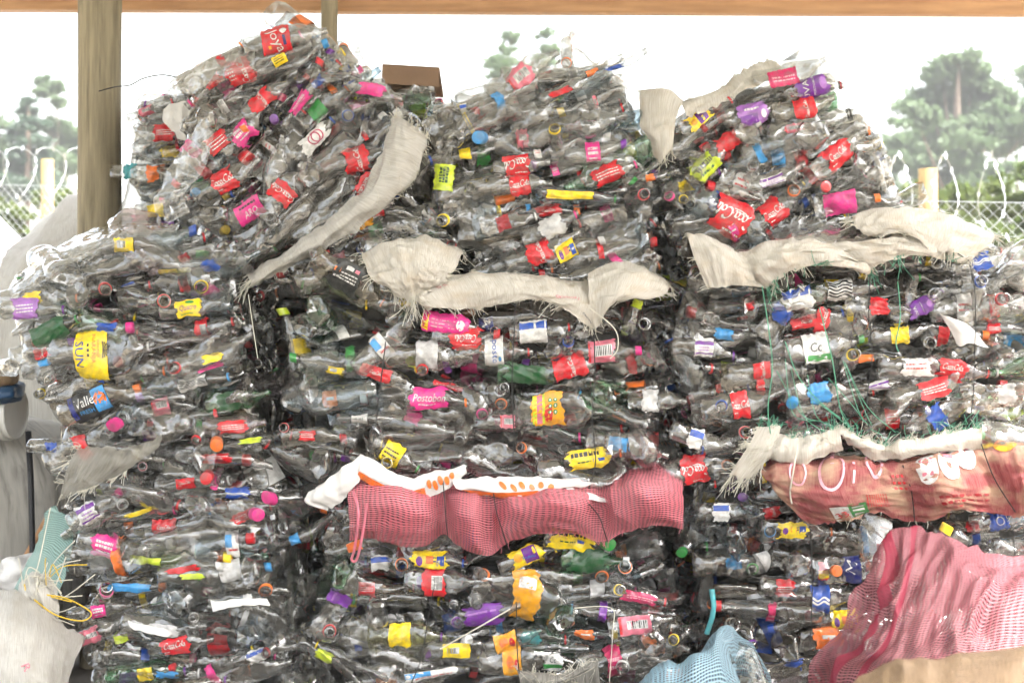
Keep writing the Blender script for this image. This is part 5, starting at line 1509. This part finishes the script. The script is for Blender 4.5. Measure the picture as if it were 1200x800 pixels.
on('MR', Sheet([[(1150, 492, -.04), (1200, 500, -.05), (1260, 505, -.04)], [(1150, 510, -.07), (1200, 518, -.08), (1260, 520, -.06)], [(1150, 528, -.05), (1200, 532, -.06), (1260, 535, -.05)]], 39, .01, 16).build('sack_cloth', M_CLEARBAG, seed=15))
on('MR', film([[(1100, 366, -.04), (1114, 372, -.055), (1132, 378, -.045)], [(1112, 384, -.05), (1126, 386, -.06), (1146, 394, -.045)], [(1122, 404, -.04), (1136, 402, -.055), (1158, 408, -.04)]], 40))
for q, w in (([(893, 335), (900, 380), (905, 430), (900, 480), (905, 520)], M_GTHREAD), ([(1020, 316), (1018, 370), (1022, 420), (1016, 470), (1020, 515)], M_WIRE), ([(1052, 330), (1055, 370), (1050, 400), (1053, 412)], M_GTHREAD), ([(1136, 306), (1143, 350), (1142, 420), (1140, 470), (1134, 500)], M_WIRE), ([(960, 360), (975, 420), (985, 480), (1000, 505)], M_GTHREAD), ([(920, 400), (935, 440), (960, 470), (985, 490)], M_GTHREAD), ([(1090, 285), (1120, 296), (1136, 306)], M_WIRE)):
    BL['MR'].wire([P(a, b, -.062 - .008 * (i % 2)) for i, (a, b) in enumerate(q)], .0016, w)
rr = random.Random(9)
for i in range(9):
    x0 = rr.uniform(900, 1000)
    BL['MR'].wire([P(x0, rr.uniform(420, 470), -.06), P(x0 + rr.uniform(5, 40), 480 + rr.uniform(-5, 8), -.075), P(x0 + rr.uniform(30, 80), 500 + rr.uniform(-8, 8), -.065)], .001, M_GTHREAD, 'loose_string')

# lower right: faded printed sacking
def printed():
    m = woven('printed_red_sack', lin(150, 62, 66), lin(172, 108, 106), pitch=.0026, trans=.08, stain=lin(196, 176, 146))
    nt = m.node_tree
    for n in nt.nodes:
        if n.bl_idname == 'ShaderNodeTexNoise' and abs(n.inputs['Scale'].default_value - 9) < .1:
            n.inputs['Scale'].default_value = 6.5
        if n.bl_idname == 'ShaderNodeValToRGB' and n.color_ramp.elements[1].color[0] < .9:
            n.color_ramp.elements[0].position = .44; n.color_ramp.elements[1].position = .62
    return m
M_PRINT = printed()
pm = [('ring', (.20, .32, .035, .20), 'palepink'), ('ring', (.33, .22, .035, .2), 'palepink'), ('rect', (.195, .1, .205, .28), 'palepink'), ('rect', (.33, .02, .34, .16), 'palepink'), ('rect', (.255, .15, .262, .45), 'palepink'), ('ring', (.11, .34, .022, .12), 'palepink'),
      ('oval', (.53, .36, .034, .17), 'white'), ('oval', (.60, .33, .034, .17), 'white'), ('oval', (.66, .26, .034, .15), 'white'),
      *[('rect', (u - .018, v - .02, u + .018, v + .02), 'rose', .0034) for u, v in ((.53, .3), (.53, .42), (.60, .27), (.60, .38), (.66, .2), (.66, .3))],
      ('rect', (.53, .04, .56, .16), 'palepink'), ('rect', (.58, .03, .62, .15), 'palepink'), ('oval', (.74, .14, .05, .1), 'yellow'), ('oval', (.80, .22, .04, .07), 'gold'),
      ('rect', (.165, .72, .225, .98), 'white'), ('text', '33', .195, .85, .030, 'red', 15, 0), ('rect', (.225, .70, .285, .96), 'green'), *[('rect', (.235, v, .275, v + .035), 'white', .0034) for v in (.74, .81, .88)],
      *[('rect', (u, v, u + .012, v + .03), 'red') for u in (.39, .41, .43) for v in (.38, .45, .52)],
      *[('rect', (u, v, u + .014, v + .035), 'dred') for u in np.arange(.55, .68, .02) for v in (.68, .76, .84)],
      *[('rect', (u, v, u + .003, v + .2), 'red') for u in np.arange(.29, .36, .008) for v in (.6,)]]
on('BR', Sheet([[(892, 540, .06), (950, 535, .06), (1010, 540, .06), (1050, 545, .06), (1100, 532, .06), (1150, 525, .06), (1200, 520, .06), (1260, 520, .06)],
                [(890, 548, -.05), (950, 545, -.09), (1010, 545, -.09), (1050, 545, -.06), (1100, 535, -.1), (1148, 530, -.06), (1200, 525, -.1), (1260, 525, -.08)],
                [(900, 565, -.08), (950, 575, -.12), (1010, 570, -.12), (1058, 568, -.075), (1105, 562, -.13), (1160, 560, -.07), (1205, 555, -.12), (1260, 555, -.1)],
                [(925, 590, -.07), (965, 595, -.11), (1015, 590, -.11), (1068, 590, -.06), (1110, 585, -.12), (1168, 582, -.06), (1208, 580, -.11), (1260, 580, -.09)],
                [(948, 615, -.045), (975, 612, -.07), (1020, 600, -.07), (1072, 612, -.04), (1125, 598, -.08), (1172, 602, -.04), (1210, 604, -.07), (1260, 604, -.06)]], 41, .007, 10).build('printed_sacking', M_PRINT, marks=pm, fringe=[('v1', 40, .02, (0, 0, -.2), M_THREAD)], jag=.004, seed=16))
for q in ([(1058, 545), (1068, 575), (1072, 612)], [(1150, 520), (1165, 560), (1190, 600)], [(950, 620), (952, 680), (950, 740), (948, 800)], [(1187, 620), (1190, 660)]):
    BL['BR'].wire([P(a, b, -.085 if b < 610 else -.05) for a, b in q], .0017, M_WIRE)
BL['BR'].wire([P(935, 520, -.1), P(930, 550, -.13), P(926, 575, -.11), P(928, 590, -.1)], .0024, M_THREAD, 'loose_string')
on('BR', Sheet([[(1012, 598, -.045), (1030, 604, -.06), (1045, 612, -.05)], [(1004, 640, -.055), (1025, 645, -.08), (1040, 640, -.06)], [(1015, 690, -.05), (1025, 680, -.07), (1035, 670, -.05)]], 42, .006, 16).build('film_strip', M_CLEARBAG, seed=17))
BL['BR'].wire([P(834, 690, -.03), P(836, 715, -.04), P(828, 742, -.03)], .008, labmat('teal'), 'loose_string')

# tilted bale: long white cloth strip
on('TL', Sheet([[(462, 141, .1), (438, 205, .1), (390, 256, .1), (341, 292, .1), (292, 324, .1)],
                [(470, 138, .03), (446, 209, .04), (393, 260, .05), (342, 296, .06), (293, 328, .06)],
                [(488, 150, .02), (464, 211, .03), (400, 268, .05), (345, 302, .055), (294, 333, .06)],
                [(502, 162, .06), (476, 217, .07), (406, 275, .08), (349, 307, .08), (296, 337, .08)]], 51, .008, 14, aniso=(.5, 1.5)).build('cloth_strip', M_WHITE_SACK, hairs=70, fringe=[('u0', 60, .03, (0, 0, .3), M_THREAD), ('v1', 90, .016, (0, 0, -.1), M_THREAD), ('u1', 30, .06, (-.2, 0, -.4), M_THREAD)], jag=.004, seed=18))
on('TL', Sheet([[(200, 100, .3), (250, 68, .3), (305, 52, .3)], [(205, 105, .14), (245, 80, .13), (300, 60, .13)], [(225, 112, .11), (255, 95, .10), (298, 85, .10)]], 52, .006, 14).build('clear_wrap', M_CLEARBAG, seed=19))
on('TL', Sheet([[(228, 150, .12), (205, 190, .12), (185, 240, .12), (200, 260, .12)], [(238, 140, .10), (222, 190, .095), (200, 230, .095), (212, 255, .10)], [(250, 160, .11), (238, 200, .105), (215, 225, .105), (222, 250, .11)]], 53, .012, 18).build('clear_wrap', M_CLEARBAG, seed=20))
BL['TL'].wire([P(116, 107, .82), P(135, 102, .8), P(152, 100, .7), P(168, 92, .6), P(190, 88, .4), P(212, 92, .25)], .0022, M_WIRE, 'loose_wire')
# pale wrap piece bulging beside the tilted bale
on('TBL', Sheet([[(192, 128, .80), (215, 120, .80), (232, 122, .82)], [(190, 142, .77), (212, 140, .74), (230, 140, .77)], [(200, 155, .78), (216, 165, .75), (225, 160, .78)]], 54, .008, 16).build('white_wrap', M_FILM, seed=21))
# dark cloth behind the strip and cardboard on the back bale
on('BKC', Sheet([[(478, 185, .55), (500, 180, .55), (512, 185, .55)], [(455, 225, .5), (490, 215, .48), (515, 215, .5)], [(440, 248, .48), (480, 248, .46), (512, 238, .48)]], 55, .006, 14).build('sack_cloth', M_GREYSACK, hairs=60, seed=22))
M_CARD = plain('brown_cardboard', lin(140, 112, 88), .8, .15, scale=4, bump=.2)
a0, a1, a2, a3 = P(448, 75, 1.02), P(515, 79, 1.05), P(514, 102, 1.04), P(447, 98, 1.0)
g = G(); th_ = np.array([0.004, .006, .004])
V = [a0, a1, a2, a3] + [v + np.array([0, .007, 0]) for v in (a0, a1, a2, a3)]
g.put(V, [(0, 1, 2, 3), (7, 6, 5, 4), (0, 4, 5, 1), (1, 5, 6, 2), (2, 6, 7, 3), (3, 7, 4, 0)])
V2 = [a0 + np.array([0, .008, 0]), a1 + np.array([0, .008, 0]), a1 + np.array([0, .3, -.05]), a0 + np.array([0, .3, -.05])]
g.put(V2 + [v + np.array([0, 0, -.006]) for v in V2], [(0, 1, 2, 3), (7, 6, 5, 4), (0, 4, 5, 1), (1, 5, 6, 2), (2, 6, 7, 3), (3, 7, 4, 0)])
tag(add('cardboard_sheet', g.mesh('cardboard_sheet', [M_CARD], smooth=False)), 'folded brown cardboard sheet lying on the dark back bale', 'cardboard')

# upper right: cloth at its back corner and along the top
on('TR', Sheet([[(762, 112, .3), (780, 112, .3), (800, 124, .3)], [(750, 112, .2), (775, 110, .16), (800, 122, .15)], [(752, 150, .16), (770, 150, .12), (792, 140, .12)], [(768, 190, .15), (776, 188, .12), (788, 175, .12)]], 61, .008, 14).build('sack_cloth', M_SACK, hairs=60, fringe=[('u0', 40, .02, (-.2, 0, 0), M_THREAD), ('v1', 20, .03, (0, 0, -.3), M_THREAD)], jag=.005, seed=23))
on('TR', Sheet([[(798, 122, .2), (845, 105, .2), (862, 90, .25), (895, 74, .3), (930, 78, .3)], [(800, 126, .13), (845, 112, .13), (870, 98, .15), (900, 82, .2), (932, 82, .2)], [(805, 138, .11), (845, 122, .11), (875, 108, .12), (905, 94, .13), (932, 88, .14)]], 62, .008, 14).build('sack_cloth', M_SACK, hairs=60, fringe=[('v0', 120, .025, (0, 0, .3), M_THREAD)], jag=.006, seed=24))
# left middle: pale net on its top and a frayed cloth at its foot
on('ML', Sheet([[(20, 325, .3), (90, 275, .3), (150, 264, .3), (210, 264, .3)], [(10, 340, .02), (75, 295, .02), (140, 270, .02), (210, 266, .03)], [(20, 352, -.03), (80, 308, -.04), (142, 280, -.03), (205, 274, -.03)]], 71, .008, 16).build('clear_wrap', M_CLEARBAG, seed=25))
on('ML', Sheet([[(95, 522, -.03), (140, 525, -.04), (190, 512, -.03)], [(78, 548, -.06), (130, 545, -.075), (185, 525, -.05)], [(72, 580, -.05), (100, 572, -.06), (150, 548, -.05)]], 72, .01, 16).build('sack_cloth', woven('grimy_sack', lin(206, 203, 192), lin(176, 172, 160), stain=lin(150, 142, 126), alpha=.55), fringe=[('v1', 70, .03, (0, 0, -.2), M_THREAD), ('u0', 30, .04, (0, 0, 0), M_THREAD)], jag=.006, seed=26))
for q in ([(291, 345), (296, 380), (302, 420)],):
    BL['ML'].wire([P(a, b, -.03) for a, b in q], .0011, M_THREAD)
# lower left: paper flaps
on('BL', film([[(248, 704, -.045), (280, 702, -.055), (312, 702, -.045)], [(250, 716, -.06), (282, 712, -.07), (316, 708, -.055)]], 74))
on('BL', film([[(150, 728, -.045), (175, 735, -.055), (200, 740, -.045)], [(152, 736, -.06), (176, 744, -.065), (202, 744, -.055)]], 75))

# ================================================================== OTHER THINGS ROUND THE BALES
# pink mesh sack, front right
pk = Sheet([[(1095, 680, -.15), (1110, 672, -.15), (1140, 680, -.15), (1200, 690, -.15), (1280, 720, -.15)],
            [(1036, 646, -.30), (1068, 630, -.33), (1112, 634, -.33), (1165, 640, -.30), (1260, 642, -.3)],
            [(1035, 660, -.42), (1062, 652, -.5), (1105, 662, -.5), (1165, 660, -.45), (1265, 660, -.4)],
            [(1012, 705, -.50), (1048, 700, -.62), (1100, 705, -.62), (1165, 690, -.55), (1270, 690, -.5)],
            [(985, 745, -.52), (1025, 755, -.66), (1085, 760, -.7), (1160, 750, -.7), (1275, 740, -.6)],
            [(958, 782, -.50), (1000, 790, -.62), (1065, 800, -.70), (1150, 810, -.74), (1275, 810, -.66)],
            [(960, 840, -.45), (1000, 870, -.55), (1060, 890, -.60), (1150, 900, -.64), (1275, 900, -.55)]], 81, .048, 7, aniso=(1, .8), res=.0085, fold=.012, crump=.020).build('mesh_sack', M_PINKNET2, seed=27)
tag(pk, 'pink mesh sack slumped in front of the lower right bale', 'sack')
# beige sack, very close at the bottom right
bg = Sheet([[(985, 880, -1.3), (1040, 850, -1.2), (1110, 830, -1.2), (1200, 810, -1.2), (1300, 800, -1.2)],
            [(985, 815, -1.5), (1035, 790, -1.5), (1100, 776, -1.5), (1195, 755, -1.5), (1300, 745, -1.5)],
            [(990, 850, -1.65), (1045, 815, -1.68), (1110, 800, -1.7), (1195, 785, -1.7), (1300, 780, -1.7)],
            [(1000, 960, -1.7), (1050, 930, -1.75), (1110, 920, -1.8), (1195, 910, -1.8), (1300, 910, -1.8)]], 83, .015, 6, res=.012, crump=.002).build('woven_sack', M_BEIGE, seed=28)
tag(bg, 'blurred beige sack in the bottom right corner, nearest of all', 'sack')

# blue mesh sack with bottles, bottom centre-right
bs = Sheet([[(745, 812, -.2), (780, 788, -.2), (815, 775, -.2), (850, 745, -.2), (880, 760, -.2), (905, 800, -.2)],
            [(740, 815, -.35), (770, 785, -.38), (810, 772, -.38), (846, 738, -.36), (852, 748, -.36), (862, 790, -.3)],
            [(735, 840, -.45), (770, 800, -.50), (810, 785, -.50), (838, 770, -.48), (845, 780, -.45), (870, 810, -.4)],
            [(735, 900, -.45), (770, 880, -.52), (810, 880, -.54), (850, 880, -.52), (880, 880, -.48), (905, 880, -.42)]], 84, .010, 12).build('mesh_sack', M_BLUENET, fringe=[('v1', 10, .02, (0, 0, 0), M_THREAD)], seed=29)
tag(bs, 'light blue mesh sack holding clear bottles below the lower bales', 'sack')


def loose_bottle(px, py, Y, kind, ang, tilt, label, seed, cap=None, tintc=(1, 1, 1, 1), sc=1.0, ring=None):
    pr = PROTOS[kind][seed % len(PROTOS[kind])]
    o = add('bottle', pr.mesh())
    o.matrix_basis = frame(math.radians(ang), tilt, .4, P(px, py, Y), sc)
    o.color = tintc
    if cap: add('cap', pr.cap_mesh(cap), o)
    if ring: add('cap_ring', pr.ring_mesh(ring), o)
    return tag(o, label, 'bottle')


loose_bottle(872, 805, -.28, 'jug', 112, .1, 'large pale blue-tinted bottle standing neck up in the blue mesh sack', 2, tintc=(.85, .95, .97, 1), ring='white')
loose_bottle(800, 810, -.34, 'big', 30, .2, 'clear bottle lying slanted inside the blue mesh sack', 3)
loose_bottle(770, 830, -.34, 'mid', -10, .2, 'clear bottle lying low at the left of the blue mesh sack', 4)

for i, (x, y, Y, k_, a_, lb_) in enumerate(((1082, 672, -.30, 'mid', 60, 'clear bottle pressing against the top fold of the pink mesh sack'), (1115, 735, -.50, 'big', 20, 'clear bottle lying in the middle of the pink mesh sack'), (1180, 700, -.38, 'big', -15, 'clear bottle behind the mesh at the right side of the pink sack'), (1040, 765, -.48, 'mid', 35, 'clear bottle low down at the left side of the pink mesh sack'), (1190, 780, -.55, 'jug', 5, 'large clear bottle at the bottom right of the pink mesh sack'), (1110, 810, -.5, 'big', -10, 'clear bottle at the very bottom of the pink mesh sack'))):
    loose_bottle(x, y, Y, k_, a_, .1, lb_, i, cap=['yellow', 'red', None, 'orange', None, None][i])

# white sack, bottom left
ws = Sheet([[(-60, 720, .0), (10, 712, .0), (40, 715, .0), (70, 735, .0), (95, 760, .0)],
            [(-60, 700, -.16), (8, 692, -.18), (35, 700, -.2), (70, 728, -.18), (98, 748, -.12)],
            [(-60, 725, -.34), (5, 720, -.38), (40, 730, -.38), (75, 750, -.33), (95, 765, -.22)],
            [(-60, 765, -.42), (5, 765, -.47), (40, 770, -.46), (72, 785, -.38), (88, 795, -.26)],
            [(-60, 820, -.45), (5, 820, -.50), (40, 820, -.48), (65, 825, -.40), (80, 830, -.28)],
            [(-60, 880, -.42), (5, 880, -.46), (40, 880, -.44), (65, 880, -.38), (78, 880, -.28)]], 85, .014, 8, crump=.0015, fold=.006).build('woven_sack', M_WHITE_SACK, marks=[('text', 'R', .42, .66, .03, 'rose', -60, 0)], seed=30)
tag(ws, 'full white woven sack in the bottom left corner', 'sack')
g = G(); rr = random.Random(4)
for i in range(34):
    c = P(rr.uniform(20, 60), rr.uniform(672, 705), -.17)
    d = np.array([rr.uniform(-.1, 1), rr.uniform(-.4, .2), rr.uniform(-.7, .7)]); d /= np.linalg.norm(d); l = rr.uniform(.04, .16)
    g.tube(smoothline([c, c + d * l * .4 + np.array([0, -.01, rr.gauss(0, .02)]), c + d * l + np.array([0, 0, rr.gauss(0, .03)])], 5), .0016, 4, 0 if rr.random() < .8 else 1)
g.tube(smoothline([P(40, 702, -.2), P(65, 720, -.22), P(95, 727, -.2), P(107, 720, -.18), P(100, 712, -.17), P(75, 700, -.18), P(40, 695, -.2)], 8), .002, 4, 1)
o = add('tie_string', g.mesh('tie_string', [M_THREAD, M_YTHREAD])); o.parent = ws
o = Sheet([[(18, 690, -.14), (40, 672, -.13), (60, 690, -.12)], [(20, 705, -.19), (42, 690, -.2), (66, 712, -.17)], [(30, 718, -.18), (48, 712, -.19), (70, 730, -.16)]], 86, .014, 20).build('sack_neck', M_WHITE_SACK, seed=31)
o.parent = ws

# teal net cloth, small white bag, stick, black pipe, grey sack, bucket on the left
tag(Sheet([[(54, 604, .10), (70, 598, .08), (90, 606, .05)], [(46, 632, .08), (64, 640, .05), (82, 660, .02)], [(30, 660, .06), (48, 680, .03), (70, 700, -.02)], [(18, 690, .04), (35, 712, .0), (55, 725, -.04)]], 87, .014, 14).build('net_cloth', M_TEALNET, jag=.006, fringe=[('v1', 20, .03, (0, 0, -.2), M_THREAD)], seed=32),
    'teal net cloth hanging beside the lower left bale', 'cloth')
tag(add('plastic_bag', lump('plastic_bag', P(34, 662, .25) + np.array([0, 0, -.03]), (.085, .09, .06), M_FILM, 88, amp=.12, freq=10, expo=.9)), 'small white plastic bag left of the teal net cloth', 'bag')
g = G(); g.tube([P(30, 655, .45), P(58, 605, .42)], .013, 8, cap=True)
g.tube([P(30, 655, .45), P(10, 900, .5)], .013, 8, cap=True)
tag(add('wooden_stick', g.mesh('wooden_stick', [M_BEAM])), 'short pale wooden stick leaning behind the teal net cloth', 'stick')
g = G(); g.tube([P(33, 505, .35), P(36, 560, .35), P(38, 640, .34), P(40, 868, .3)], .0095, 10, cap=True)
tag(add('black_pipe', g.mesh('black_pipe', [plain('black_plastic', lin(35, 37, 42), .45, .2)])), 'thin black pipe standing upright by the grey sack', 'pipe')


def striped():
    m, nt, out = newmat('grey_striped_sack')
    L = nt.links.new
    tc = node(nt, 'ShaderNodeTexCoord')
    mp = node(nt, 'ShaderNodeMapping'); mp.inputs['Scale'].default_value = (38, 9, 1)
    L(tc.outputs['UV'], mp.inputs['Vector'])
    w = node(nt, 'ShaderNodeTexNoise', Scale=1.0, Detail=4.0, Distortion=.4)
    L(mp.outputs[0], w.inputs['Vector'])
    r = ramp(nt, [(.3, lin(122, 118, 112)), (.5, lin(158, 155, 148)), (.7, lin(172, 168, 160))]); L(w.outputs['Fac'], r.inputs[0])
    p = node(nt, 'ShaderNodeBsdfPrincipled', Roughness=.7); L(r.outputs[0], p.inputs['Base Color'])
    bp = node(nt, 'ShaderNodeBump', Strength=.3, Distance=.01); L(w.outputs['Fac'], bp.inputs['Height']); L(bp.outputs[0], p.inputs['Normal'])
    L(p.outputs[0], out.inputs['Surface'])
    return m


c = P(-40, 580, .95)
tag(add('jumbo_sack', lump('jumbo_sack', (c[0] + .02, .95, .42), (.44, .36, .45), striped(), 89, amp=.05, freq=9, expo=.6, n=(110, 70))), 'big grey streaked sack standing at the left edge under the bucket', 'sack')
# bucket: white with a blue band, lying on the grey sack
g = G()
bc = P(2, 482, .62); ax_ = np.array([1.0, -.12, .0]); ax_ /= np.linalg.norm(ax_)
prof = [(-.16, .001), (-.16, .075), (-.158, .078), (0.0, .088), (.012, .088), (.012, .094), (.03, .094), (.03, .088), (.05, .089), (.052, .084), (.046, .08), (.046, .001)]
u_ = np.cross(ax_, [0, 0, 1]); u_ /= np.linalg.norm(u_); v_ = np.cross(ax_, u_)
seg = 36; th = np.linspace(0, 2 * PI, seg, endpoint=False)
V = np.array([bc + ax_ * x + r * (np.cos(t) * u_ + np.sin(t) * v_) for x, r in prof for t in th])
F, M_ = [], []
for i in range(len(prof) - 1):
    for j in range(seg):
        F.append((i * seg + j, i * seg + (j + 1) % seg, (i + 1) * seg + (j + 1) % seg, (i + 1) * seg + j)); M_.append(0)
g.put(V, F, M_)
br = add('bucket', g.mesh('bucket', [plain('white_bucket_plastic', lin(225, 225, 220), .4, .1)], sharp=40)); tag(br, 'white bucket lying on its side on the grey sack', 'bucket')
tag(add('plastic_bag', lump('plastic_bag', P(0, 462, .55) + np.array([0, 0, .01]), (.075, .07, .04), plain('blue_plastic', lin(45, 85, 125), .4, .3), 92, amp=.1)), 'crumpled blue plastic bag on top of the white bucket', 'bag')
tag(add('plastic_bag', lump('plastic_bag', P(-4, 440, .5), (.06, .06, .035), M_BEIGE, 93, amp=.12)), 'crumpled beige bag tucked above the blue bag at the left edge', 'bag')

# bright white sacks outside, left
c = P(76, 300, 1.9)
tag(add('woven_sack', lump('woven_sack', (c[0], 1.95, .80), (.34, .3, P(0, 240, 1.9)[2] - .80), M_WHITE_SACK, 94, amp=.06, freq=8, expo=.8)), 'full white sack standing just behind the thick shed post', 'sack')
c = P(-60, 330, 3.0)
tag(add('woven_sack', lump('woven_sack', (c[0], 3.0, .75), (.62, .5, P(0, 248, 3.0)[2] - .75), M_FILM, 95, amp=.05, freq=7, expo=.9)), 'brightest white sack outside at the left edge', 'sack')

# ------------------------------------------------------------------ thin veil added to pale the trees, in place of overexposure
m, nt, out = newmat('washout_haze')
v = node(nt, 'ShaderNodeVolumePrincipled'); v.inputs['Color'].default_value = (.95, .97, 1, 1); v.inputs['Density'].default_value = WASHOUT_HAZE
nt.links.new(v.outputs[0], out.inputs['Volume'])
g = G(); box(g, -155, 155, -64, 205, -1.4, 19.0)
if WASHOUT_HAZE: tag(add('washout_haze', g.mesh('washout_haze', [m], smooth=False)), kind='stuff')

# ================================================================== LIGHT, SKY, CAMERA
SUN_EL, SUN_AZ = 54, 128         # from the right, a little behind the camera: the trees are lit, the bales stay in the roof's shade
w = bpy.data.worlds.new('World'); scene.world = w; w.use_nodes = True
nt = w.node_tree
bgn = nt.nodes['Background']
sky = nt.nodes.new('ShaderNodeTexSky'); sky.sky_type = 'NISHITA'; sky.sun_disc = False
sky.sun_elevation = math.radians(SUN_EL); sky.sun_rotation = math.radians(SUN_AZ)
sky.air_density = 1.6; sky.dust_density = 6.0; sky.ozone_density = .6
hs = nt.nodes.new('ShaderNodeHueSaturation'); hs.inputs['Saturation'].default_value = .4
nt.links.new(sky.outputs[0], hs.inputs['Color']); nt.links.new(hs.outputs[0], bgn.inputs[0]); bgn.inputs[1].default_value = .15
sl = bpy.data.lights.new('sun', 'SUN'); sl.energy = 3.2; sl.angle = math.radians(10); sl.color = (1, .975, .94)
so = bpy.data.objects.new('sun', sl); link(so)
az, el = math.radians(SUN_AZ), math.radians(SUN_EL)
dvec = Vector((math.sin(az) * math.cos(el), math.cos(az) * math.cos(el), math.sin(el)))
so.rotation_euler = dvec.to_track_quat('Z', 'Y').to_euler()

cam = bpy.data.cameras.new('camera'); cam.lens = 50; cam.sensor_width = 36; cam.clip_end = 3000
cam.dof.use_dof = True; cam.dof.focus_distance = 4.0; cam.dof.aperture_fstop = 4.0
co = bpy.data.objects.new('camera', cam); link(co)
co.location = (0, CAMY, CAMZ); co.rotation_euler = (math.radians(90), 0, 0)
scene.camera = co

scene.view_settings.view_transform = 'Standard'
scene.view_settings.look = 'None'
scene.view_settings.exposure = 2.42
scene.view_settings.gamma = 1.0
scene.view_settings.use_curve_mapping = False
cy = scene.cycles if hasattr(scene, 'cycles') else None
scene.render.engine = 'CYCLES'
cy = scene.cycles
cy.max_bounces = 7; cy.diffuse_bounces = 3; cy.glossy_bounces = 3; cy.transmission_bounces = 4; cy.transparent_max_bounces = 14
cy.caustics_reflective = False; cy.caustics_refractive = False
cy.sample_clamp_indirect = 4.0
cy.use_denoising = True
try:
    cy.denoiser = 'OPENIMAGEDENOISE'
    cy.denoising_input_passes = 'RGB_ALBEDO'
    cy.denoising_prefilter = 'ACCURATE'
except Exception:
    pass
